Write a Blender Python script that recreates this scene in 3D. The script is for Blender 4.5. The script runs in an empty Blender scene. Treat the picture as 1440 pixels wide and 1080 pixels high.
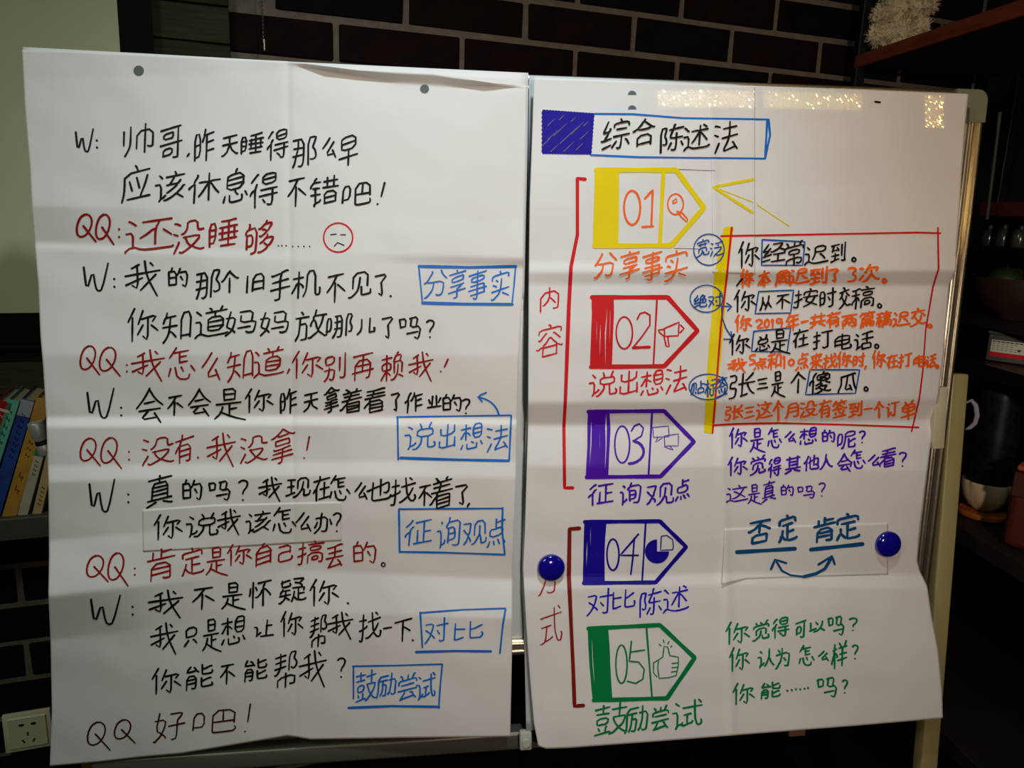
import bpy, bmesh, math, random
import numpy as np
from mathutils import Vector, Matrix
random.seed(7); rng = np.random.default_rng(5)
SC = bpy.context.scene; COL = SC.collection
# ------------------------------------------------------------------ camera, world, lights, exposure
F = 1100.0
CAM = np.array([0.0, 0.0, 1.45])
R = np.array([[0.9919408, -0.0079541, -0.1264520], [-0.1216540, 0.2191114, -0.9680860], [0.0354073, 0.9756674, 0.2163779]])
cam_data = bpy.data.cameras.new('camera'); cam_data.sensor_width = 36; cam_data.lens = 36 * F / 1440
cam_data.clip_start = 0.02
cam = bpy.data.objects.new('camera', cam_data); COL.objects.link(cam)
m = Matrix.Identity(4)
for i in range(3):
    for j in range(3): m[i][j] = R[i][j]
    m[i][3] = CAM[i]
cam.matrix_world = m
SC.camera = cam
w = bpy.data.worlds.new('world'); SC.world = w; w.use_nodes = True
w.node_tree.nodes['Background'].inputs[0].default_value = (0.60, 0.66, 0.60, 1)
w.node_tree.nodes['Background'].inputs[1].default_value = 0.012
SC.view_settings.view_transform = 'Standard'; SC.view_settings.look = 'None'
SC.view_settings.gamma = 1; SC.view_settings.use_curve_mapping = False
SC.view_settings.exposure = 0.04

def spot(name, loc, aim, power, color, angle, blend=0.8, r=0.04):
    d = bpy.data.lights.new(name, 'SPOT'); d.energy = power; d.color = color
    d.spot_size = math.radians(angle); d.spot_blend = blend; d.shadow_soft_size = r
    o = bpy.data.objects.new(name, d); COL.objects.link(o); o.location = loc
    o.rotation_euler = (Vector(aim) - Vector(loc)).to_track_quat('-Z', 'Y').to_euler()
    return o
def area(name, loc, aim, power, color, sx, sy):
    d = bpy.data.lights.new(name, 'AREA'); d.energy = power; d.color = color
    d.shape = 'RECTANGLE'; d.size = sx; d.size_y = sy
    o = bpy.data.objects.new(name, d); COL.objects.link(o); o.location = loc
    o.rotation_euler = (Vector(aim) - Vector(loc)).to_track_quat('-Z', 'Y').to_euler()
    return o
# neutral downlight over the board, a warm lamp to the right, an added fill light from the left
spot('ceiling_downlight', (0.20, 0.40, 2.54), (-0.05, 1.10, 1.04), 52, (0.72, 0.85, 0.92), 73.7, 1.0, 0.05)
spot('warm_front_lamp', (0.30, -0.80, 1.62), (0.52, 1.10, 1.26), 46, (1.0, 0.79, 0.66), 69.6, 1.0, 0.05)
area('added_left_fill', (-1.3, -0.3, 2.5), (-0.8, 1.3, 0.9), 8.5, (0.98, 1.0, 0.82), 0.6, 0.6)
spot('warm_shelf_lamp', (0.90, 0.30, 2.45), (0.90, 1.20, 1.60), 3, (1.0, 0.66, 0.26), 60, 1.0, 0.04)

# ------------------------------------------------------------------ geometry helpers
def dirw(px, py):
    px = np.asarray(px, float); py = np.asarray(py, float)
    d = np.stack([(px - 720) / F, (540 - py) / F, -np.ones_like(px)], -1)
    return d @ R.T
def nrm(v): v = np.asarray(v, float); return v / np.linalg.norm(v)
class Plane:
    """A real plane of the place: point, unit normal towards the viewer, two axes."""
    def __init__(s, p, right, up):
        s.p = np.asarray(p, float); s.r = nrm(right); u = np.asarray(up, float); s.u = nrm(u - s.r * (u @ s.r))
        s.n = np.cross(s.r, s.u)
    def hit(s, px, py, h=0.0):          # where the line of sight through a pixel meets the plane raised by h
        d = dirw(px, py); h = np.asarray(h, float)
        t = ((s.p - CAM) @ s.n + h) / (d @ s.n)
        return CAM + d * t[..., None]
    def ab(s, px, py, h=0.0):
        q = s.hit(px, py, h) - s.p
        return np.stack([q @ s.r, q @ s.u], -1)
    def at(s, a, b, h=0.0): return s.p + s.r * a + s.u * b + s.n * h
    def mat(s, a=0, b=0, h=0, spin=0):
        M = Matrix(((s.r[0], s.u[0], s.n[0], 0), (s.r[1], s.u[1], s.n[1], 0), (s.r[2], s.u[2], s.n[2], 0), (0, 0, 0, 1)))
        q = s.at(a, b, h); M = Matrix.Translation(Vector(q)) @ M @ Matrix.Rotation(spin, 4, 'Z'); return M
dn = R @ nrm([(435 - 720) / F, (540 - 10880) / F, -1.0])
P0 = CAM + dirw(740, 560) * 1.15
BOARD = Plane(P0, (1, 0, 0.0215), -dn)
AZ = math.radians(13)
WALL = Plane(CAM + dirw(900, 40) * 1.62, (math.cos(AZ), math.sin(AZ), 0), (0, 0, 1))

def link(name, me, mat=None, parent=None):
    o = bpy.data.objects.new(name, me); COL.objects.link(o)
    if mat is not None: me.materials.append(mat)
    if parent is not None: o.parent = parent
    return o
def tag(o, label=None, cat=None, group=None, kind=None):
    if label: o['label'] = label
    if cat: o['category'] = cat
    if group: o['group'] = group
    if kind: o['kind'] = kind
    return o
def empty(name, label, cat, loc=(0, 0, 0), group=None, M=None):
    o = bpy.data.objects.new(name, None); COL.objects.link(o); o.empty_display_size = 0.02
    if M is not None: o.matrix_world = M
    else: o.location = loc
    return tag(o, label, cat, group)
def mesh(name, v, f, mat=None, parent=None, smooth=False):
    me = bpy.data.meshes.new(name); me.from_pydata([tuple(map(float, p)) for p in v], [], [tuple(map(int, q)) for q in f]); me.update()
    if smooth: me.polygons.foreach_set('use_smooth', [True] * len(me.polygons))
    return link(name, me, mat, parent)
def child(o, parent):   # parent while keeping world placement
    bpy.context.view_layer.update()
    o.parent = parent; o.matrix_parent_inverse = parent.matrix_world.inverted(); return o
class MB:
    """collects shapes, in the local frame given by M, into ONE mesh object"""
    def __init__(s): s.bm = bmesh.new()
    def box(s, c, d, bev=0.0, M=None, seg=1):
        r = bmesh.ops.create_cube(s.bm, size=1.0)
        vs = r['verts']
        for v in vs: v.co = Vector((v.co.x * d[0], v.co.y * d[1], v.co.z * d[2]))
        if bev > 0:
            es = list({e for v in vs for e in v.link_edges})
            rr = bmesh.ops.bevel(s.bm, geom=es, offset=bev, segments=seg, affect='EDGES', profile=0.5)
            vs = list({v for f in rr['faces'] for v in f.verts} | {v for v in vs if v.is_valid})
        T = (M if M is not None else Matrix.Identity(4)) 
        for v in vs: v.co = T @ (v.co + Vector(c))
        return s
    def cyl(s, c, r, h, n=32, r2=None, M=None, axis='Z', bev=0):
        rr = bmesh.ops.create_cone(s.bm, cap_ends=True, segments=n, radius1=r, radius2=r if r2 is None else r2, depth=h)
        vs = rr['verts']
        if bev > 0:
            es = [e for e in {e for v in vs for e in v.link_edges} if len(e.link_faces) == 2 and any(len(f.verts) > 4 for f in e.link_faces)]
            q = bmesh.ops.bevel(s.bm, geom=es, offset=bev, segments=2, affect='EDGES')
            vs = list({v for f in q['faces'] for v in f.verts} | {v for v in vs if v.is_valid})
        A = {'Z': Matrix.Identity(4), 'X': Matrix.Rotation(math.pi / 2, 4, 'Y'), 'Y': Matrix.Rotation(math.pi / 2, 4, 'X')}[axis]
        T = (M if M is not None else Matrix.Identity(4)) @ Matrix.Translation(Vector(c)) @ A
        for v in vs: v.co = T @ v.co
        return s
    def lathe(s, prof, n=48, M=None, twist=None):
        T = M if M is not None else Matrix.Identity(4)
        rings = []
        for k, (r, z) in enumerate(prof):
            ring = []
            for i in range(n):
                a = 2 * math.pi * i / n; q = r if twist is None else r * twist(a, z)
                ring.append(s.bm.verts.new(T @ Vector((q * math.cos(a), q * math.sin(a), z))))
            rings.append(ring)
        for A, B in zip(rings[:-1], rings[1:]):
            for i in range(n): s.bm.faces.new((A[i], A[(i + 1) % n], B[(i + 1) % n], B[i]))
        s.bm.faces.new(rings[0][::-1]); s.bm.faces.new(rings[-1])
        return s
    def prism(s, pts, h, M=None, bev=0):     # polygon in local xy, thickness h along +z
        T = M if M is not None else Matrix.Identity(4)
        a = [s.bm.verts.new(T @ Vector((x, y, 0))) for x, y in pts]; b = [s.bm.verts.new(T @ Vector((x, y, h))) for x, y in pts]
        n = len(pts)
        s.bm.faces.new(a[::-1]); s.bm.faces.new(b)
        for i in range(n): s.bm.faces.new((a[i], a[(i + 1) % n], b[(i + 1) % n], b[i]))
        return s
    def tube(s, pts, r, n=10):
        prev = None; pts = [Vector(p) for p in pts]
        for k, p in enumerate(pts):
            t = (pts[min(k + 1, len(pts) - 1)] - pts[max(k - 1, 0)]).normalized()
            x = t.orthogonal().normalized() if prev is None else (prevx - t * prevx.dot(t)).normalized()
            prevx = x; y = t.cross(x); rk = r[k] if hasattr(r, '__len__') else r
            ring = [s.bm.verts.new(p + x * rk * math.cos(2 * math.pi * i / n) + y * rk * math.sin(2 * math.pi * i / n)) for i in range(n)]
            if prev: 
                for i in range(n): s.bm.faces.new((prev[i], prev[(i + 1) % n], ring[(i + 1) % n], ring[i]))
            else: s.bm.faces.new(ring[::-1])
            prev = ring
        s.bm.faces.new(prev); return s
    def build(s, name, mat, parent=None, smooth=False):
        bmesh.ops.recalc_face_normals(s.bm, faces=s.bm.faces)
        me = bpy.data.meshes.new(name); s.bm.to_mesh(me); s.bm.free()
        if smooth:
            me.polygons.foreach_set('use_smooth', [True] * len(me.polygons))
            try: me.set_sharp_from_angle(angle=math.radians(40))
            except Exception: pass
        return link(name, me, mat, parent)

# ------------------------------------------------------------------ materials
def lin(c): return tuple(((x / 255 + 0.055) / 1.055) ** 2.4 if x > 10 else x / 255 / 12.92 for x in c) + (1,)
def mat(name, rgb, rough=0.6, metal=0.0, noise=0.0, scale=20.0, bump=0.0, bscale=60.0, coat=0.0, stretch=(1, 1, 1), rgb2=None, spec=0.5, trans=0.0, alpha=1.0, emit=0.0):
    m = bpy.data.materials.new(name); m.use_nodes = True; nt = m.node_tree; b = nt.nodes['Principled BSDF']
    c = lin(rgb); b.inputs['Base Color'].default_value = c; b.inputs['Roughness'].default_value = rough
    b.inputs['Metallic'].default_value = metal; b.inputs['Specular IOR Level'].default_value = spec
    b.inputs['Coat Weight'].default_value = coat; b.inputs['Transmission Weight'].default_value = trans; b.inputs['Alpha'].default_value = alpha
    tc = nt.nodes.new('ShaderNodeTexCoord'); mp = nt.nodes.new('ShaderNodeMapping'); mp.inputs['Scale'].default_value = stretch
    nt.links.new(tc.outputs['Object'], mp.inputs[0])
    if noise > 0 or rgb2:
        n = nt.nodes.new('ShaderNodeTexNoise'); n.inputs['Scale'].default_value = scale; n.inputs['Detail'].default_value = 6
        nt.links.new(mp.outputs[0], n.inputs['Vector'])
        mx = nt.nodes.new('ShaderNodeMix'); mx.data_type = 'RGBA'
        c2 = lin(rgb2) if rgb2 else tuple(x * (1 - noise) for x in c[:3]) + (1,)
        mx.inputs[6].default_value = c; mx.inputs[7].default_value = c2
        rp = nt.nodes.new('ShaderNodeMapRange'); rp.inputs[1].default_value = 0.35; rp.inputs[2].default_value = 0.65
        nt.links.new(n.outputs[0], rp.inputs[0]); nt.links.new(rp.outputs[0], mx.inputs[0]); nt.links.new(mx.outputs[2], b.inputs['Base Color'])
    if bump > 0:
        n = nt.nodes.new('ShaderNodeTexNoise'); n.inputs['Scale'].default_value = bscale; n.inputs['Detail'].default_value = 5
        bp = nt.nodes.new('ShaderNodeBump'); bp.inputs['Strength'].default_value = bump; bp.inputs['Distance'].default_value = 0.002
        nt.links.new(mp.outputs[0], n.inputs['Vector']); nt.links.new(n.outputs[0], bp.inputs['Height']); nt.links.new(bp.outputs[0], b.inputs['Normal'])
    return m
PAPER = mat('white_paper', (232, 230, 226), 0.62, bump=0.10, bscale=9, noise=0.03, scale=5, spec=0.35)
PAPER2 = mat('cool_white_paper', (206, 212, 216), 0.7, noise=0.03, scale=6, spec=0.3)
PATCHP = mat('pasted_paper', (230, 228, 222), 0.55, noise=0.03, scale=6, spec=0.35)
INK = dict(k=mat('black_ink', (14, 14, 15), 0.5), r=mat('dark_red_ink', (150, 20, 18), 0.5), r2=mat('red_ink', (214, 20, 30), 0.5),
           o=mat('orange_ink', (255, 104, 22), 0.5), b=mat('blue_ink', (20, 112, 206), 0.45), t=mat('steel_blue_ink', (20, 82, 160), 0.5),
           p=mat('violet_ink', (74, 12, 172), 0.5), i=mat('ultramarine_ink', (38, 22, 190), 0.5), g=mat('green_ink', (0, 128, 68), 0.5),
           c=mat('petrol_blue_ink', (8, 78, 130), 0.5), y=mat('yellow_ink', (240, 214, 0), 0.5), d=mat('brownish_black_ink', (58, 16, 12), 0.5),
           d2=mat('crimson_ink', (168, 22, 36), 0.5), br=mat('brown_red_ink', (134, 26, 16), 0.5), n=mat('grey_pencil', (120, 118, 112), 0.6),
           f=mat('violet_fill_ink', (80, 18, 176), 0.45), u=mat('blue_fill_ink', (20, 4, 150), 0.5))

for _k in INK: INK[_k].node_tree.nodes['Principled BSDF'].inputs['Specular IOR Level'].default_value = 0.2
# ------------------------------------------------------------------ folded paper sheets on the board
def arc(pts):
    p = np.array(pts, float); s = np.r_[0, np.cumsum(np.hypot(*np.diff(p, axis=0).T))]; return p, s / s[-1]
def along(pts, t):
    p, s = arc(pts); return np.stack([np.interp(t, s, p[:, 0]), np.interp(t, s, p[:, 1])], -1)
def coons(top, right, bottom, left, nu, nv):
    u = np.linspace(0, 1, nu); v = np.linspace(0, 1, nv); T, B = along(top, u), along(bottom, u); L, Rr = along(left, v), along(right, v)
    U = u[None, :, None]; V = v[:, None, None]
    return ((1 - V) * T[None] + V * B[None] + (1 - U) * L[:, None] + U * Rr[:, None]
            - ((1 - U) * (1 - V) * T[0] + U * (1 - V) * T[-1] + (1 - U) * V * B[0] + U * V * B[-1]))
def wob(px, py, seed, amp, wl):
    g = np.random.default_rng(seed); s = 0
    for k in range(9):
        a = g.uniform(0, math.pi * 2); l = wl * g.uniform(0.6, 1.7); s = s + np.sin((px * math.cos(a) + py * math.sin(a)) * 2 * math.pi / l + g.uniform(0, 6.28)) * (l / wl)
    return amp * s / 3
class Folds:
    """creases given at several columns (x, [(y, height mm)]); the same number of creases in each"""
    def __init__(s, cols, extra): s.x = [c[0] for c in cols]; s.y = np.array([[k[0] for k in c[1]] for c in cols], float); s.h = np.array([[k[1] for k in c[1]] for c in cols], float) / 1000; s.extra = extra
    def raw(s, px, py):
        K = s.y.shape[1]; Y = [np.interp(px, s.x, s.y[:, k]) for k in range(K)]; H = [np.interp(px, s.x, s.h[:, k]) for k in range(K)]
        r = H[0] + 0 * py
        for k in range(K - 1):
            t = np.clip((py - Y[k]) / np.maximum(Y[k + 1] - Y[k], 1e-3), 0, 1)
            r = r + (H[k + 1] - H[k]) * t
        return r
    def __call__(s, px, py):
        px = np.asarray(px, float); py = np.asarray(py, float)
        return sum(s.raw(px, py + d) for d in (-2.4, -1.2, 0, 1.2, 2.4)) / 5 + s.extra(px, py)
def g1(x, s): return np.exp(-(x / s) ** 2)
def lip(px, py):      # the sagging top edge of the left sheet, standing off the sheet behind it
    xs = [400, 470, 560, 640, 700, 742]; yt = np.interp(px, [400, 504, 610, 693, 740], [86, 99, 104, 117, 121]); yb = np.interp(px, xs, [90, 101, 117, 122, 120, 121])
    t = np.clip((py - yt) / np.maximum(yb - yt, 2.0), 0, 1); wgt = np.clip((px - 400) / 60, 0, 1) * np.clip((742 - px) / 60, 0, 1)
    return 0.010 * wgt * (1 - t)
def extraL(px, py):
    crease = -0.022 * np.clip((408 - px) / 340, 0, 1.1) ** 1.0 * np.clip(1.15 - py / 1500, 0, 1) - 0.0024 * g1(px - (404 + (py - 80) * 0.012), 5)
    return crease + lip(px, py) + wob(px, py, 3, 0.0014, 230) + wob(px, py, 9, 0.00034, 60)
def cumh(ys, sl, h0):     # creases from slopes: mm of rise per 100 px downwards
    h = [h0]
    for a, b, s in zip(ys[:-1], ys[1:], sl): h.append(h[-1] + (b - a) * s / 100)
    return list(zip(ys, h))
FL = Folds([
    (75,  cumh([60, 110, 290, 342, 350, 500, 588, 600, 655, 677, 760, 838, 900, 1085], [-6, 1, -20, 42, 3, -12, 75, -5, 24, -16, 18, -38, -16], 58)),
    (410, cumh([60, 100, 300, 353, 366, 500, 586, 597, 650, 669, 730, 801, 860, 1040], [-5, 3, 5, 14, -2, -20, 75, -8, 24, -12, -14, 2, -9], 38)),
    (725, cumh([100, 130, 310, 363, 376, 500, 590, 597, 648, 672, 730, 815, 870, 1040], [3, 2, 9, -44, 3, -12, 70, 0, 18, -9, -20, 30, -6], 25))], extraL)
def extraR(px, py):
    v = 0.0028 * g1(px - (998 + (py - 120) * 0.034), 7) - 0.014 * np.clip((px - 1240) / 130, 0, 1) ** 2 * np.clip((py - 330) / 300, 0, 1) * np.clip((900 - py) / 200, 0, 1)
    v = v - 0.012 * np.clip((px - 1062) / 300, 0, 1) * np.clip((380 - py) / 120, 0, 1)
    return v + wob(px, py, 21, 0.0013, 210) + wob(px, py, 29, 0.00032, 55)
FR = Folds([
    (745,  cumh([105, 160, 368, 382, 400, 480, 566, 598, 655, 723, 812, 830, 1055], [-3, 1, 32, -26, 4, 0, -48, 18, -5, -8, 28, 3], 28)),
    (1028, cumh([118, 160, 372, 382, 400, 480, 564, 598, 656, 720, 806, 822, 1040], [-3, 1, 20, -48, 5, 0, -54, 22, -8, -10, 34, 7], 32)),
    (1330, cumh([128, 170, 376, 380, 402, 480, 561, 590, 662, 710, 808, 830, 1012], [-3, 0, 4, -76, 4, -3, -56, 22, -6, -10, 34, 8], 38))], extraR)

def sheet(name, label, top, right, bottom, left, hf, lift=0.0, m=PAPER, step=3.0, thick=0.00035, cat='paper sheet', group=None, holes=()):
    Wp = max(arc(top)[0][-1][0] - arc(top)[0][0][0], 8); Hp = abs(left[-1][1] - left[0][1])
    G = coons(top, right, bottom, left, int(Wp / step) + 2, int(Hp / step) + 2)
    nv, nu = G.shape[:2]
    P = BOARD.hit(G[..., 0], G[..., 1], hf(G[..., 0], G[..., 1]) + lift).reshape(-1, 3)
    idx = np.arange(nv * nu).reshape(nv, nu)
    q = np.stack([idx[:-1, :-1], idx[1:, :-1], idx[1:, 1:], idx[:-1, 1:]], -1).reshape(-1, 4)
    if holes:
        c = (G[:-1, :-1] + G[1:, 1:]) / 2; c = c.reshape(-1, 2); keep = np.ones(len(q), bool)
        for hx, hy, hr in holes: keep &= np.hypot(c[:, 0] - hx, c[:, 1] - hy) > hr
        q = q[keep]
    o = mesh(name, P, q, m, None, True)
    sm = o.modifiers.new('thickness', 'SOLIDIFY'); sm.thickness = thick; sm.offset = -1
    tag(o, label, cat, group)
    return o

# ---- pen strokes: flat ribbons that follow the surface they are written on
def resample(p, step):
    p = np.asarray(p, float); out = [p[0]]
    for a, b in zip(p[:-1], p[1:]):
        n = max(1, int(np.hypot(*(b - a)) / step)); out += [a + (b - a) * k / n for k in range(1, n + 1)]
    return np.array(out)
def smooth_line(p, k=1):
    p = np.asarray(p, float)
    for _ in range(k):
        if len(p) < 3: return p
        out = [p[0]]
        for a, b in zip(p[:-1], p[1:]): out += [a * .75 + b * .25, a * .25 + b * .75]
        out.append(p[-1]); p = np.array(out)
    return p
class Ink:
    def __init__(s, hf, lift): s.v = []; s.f = []; s.hf = hf; s.lift = lift; s.n = 0; s.k = 0
    def stroke(s, pts, wd, soft=1, taper=0.25):
        pts = np.asarray(pts, float)
        if len(pts) == 2 and np.hypot(*(pts[1] - pts[0])) < 2.6: taper = 0
        p = resample(smooth_line(pts, soft), 4.0)
        if len(p) < 2: return
        d = np.gradient(p, axis=0); L = np.hypot(d[:, 0], d[:, 1]); L[L < 1e-6] = 1; d /= L[:, None]
        n = np.stack([-d[:, 1], d[:, 0]], -1); t = np.linspace(0, 1, len(p))
        wv = wd / 2 * (1 - taper * (t ** 3)) * (1 + 0.08 * np.sin(t * 9 + s.n))
        cap0 = p[0] - d[0] * wd * .38; cap1 = p[-1] + d[-1] * wd * .30
        pp = np.vstack([cap0, p, cap1]); nn = np.vstack([n[0], n, n[-1]]); ww = np.r_[wd * .26, wv, wd * .16]
        a = pp + nn * ww[:, None]; b = pp - nn * ww[:, None]
        Q = np.vstack([a, b]); lift = s.lift + 0.000012 * (s.k % 14); s.k += 1
        W3 = BOARD.hit(Q[:, 0], Q[:, 1], s.hf(Q[:, 0], Q[:, 1]) + lift)
        m_ = len(pp); s.v.append(W3); s.f += [(s.n + i, s.n + i + 1, s.n + m_ + i + 1, s.n + m_ + i) for i in range(m_ - 1)]; s.n += 2 * m_
    def build(s, name, ink, parent, label=None):
        o = mesh(name, np.vstack(s.v), s.f, INK[ink], parent)
        if label: o['label'] = label
        return o

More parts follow.
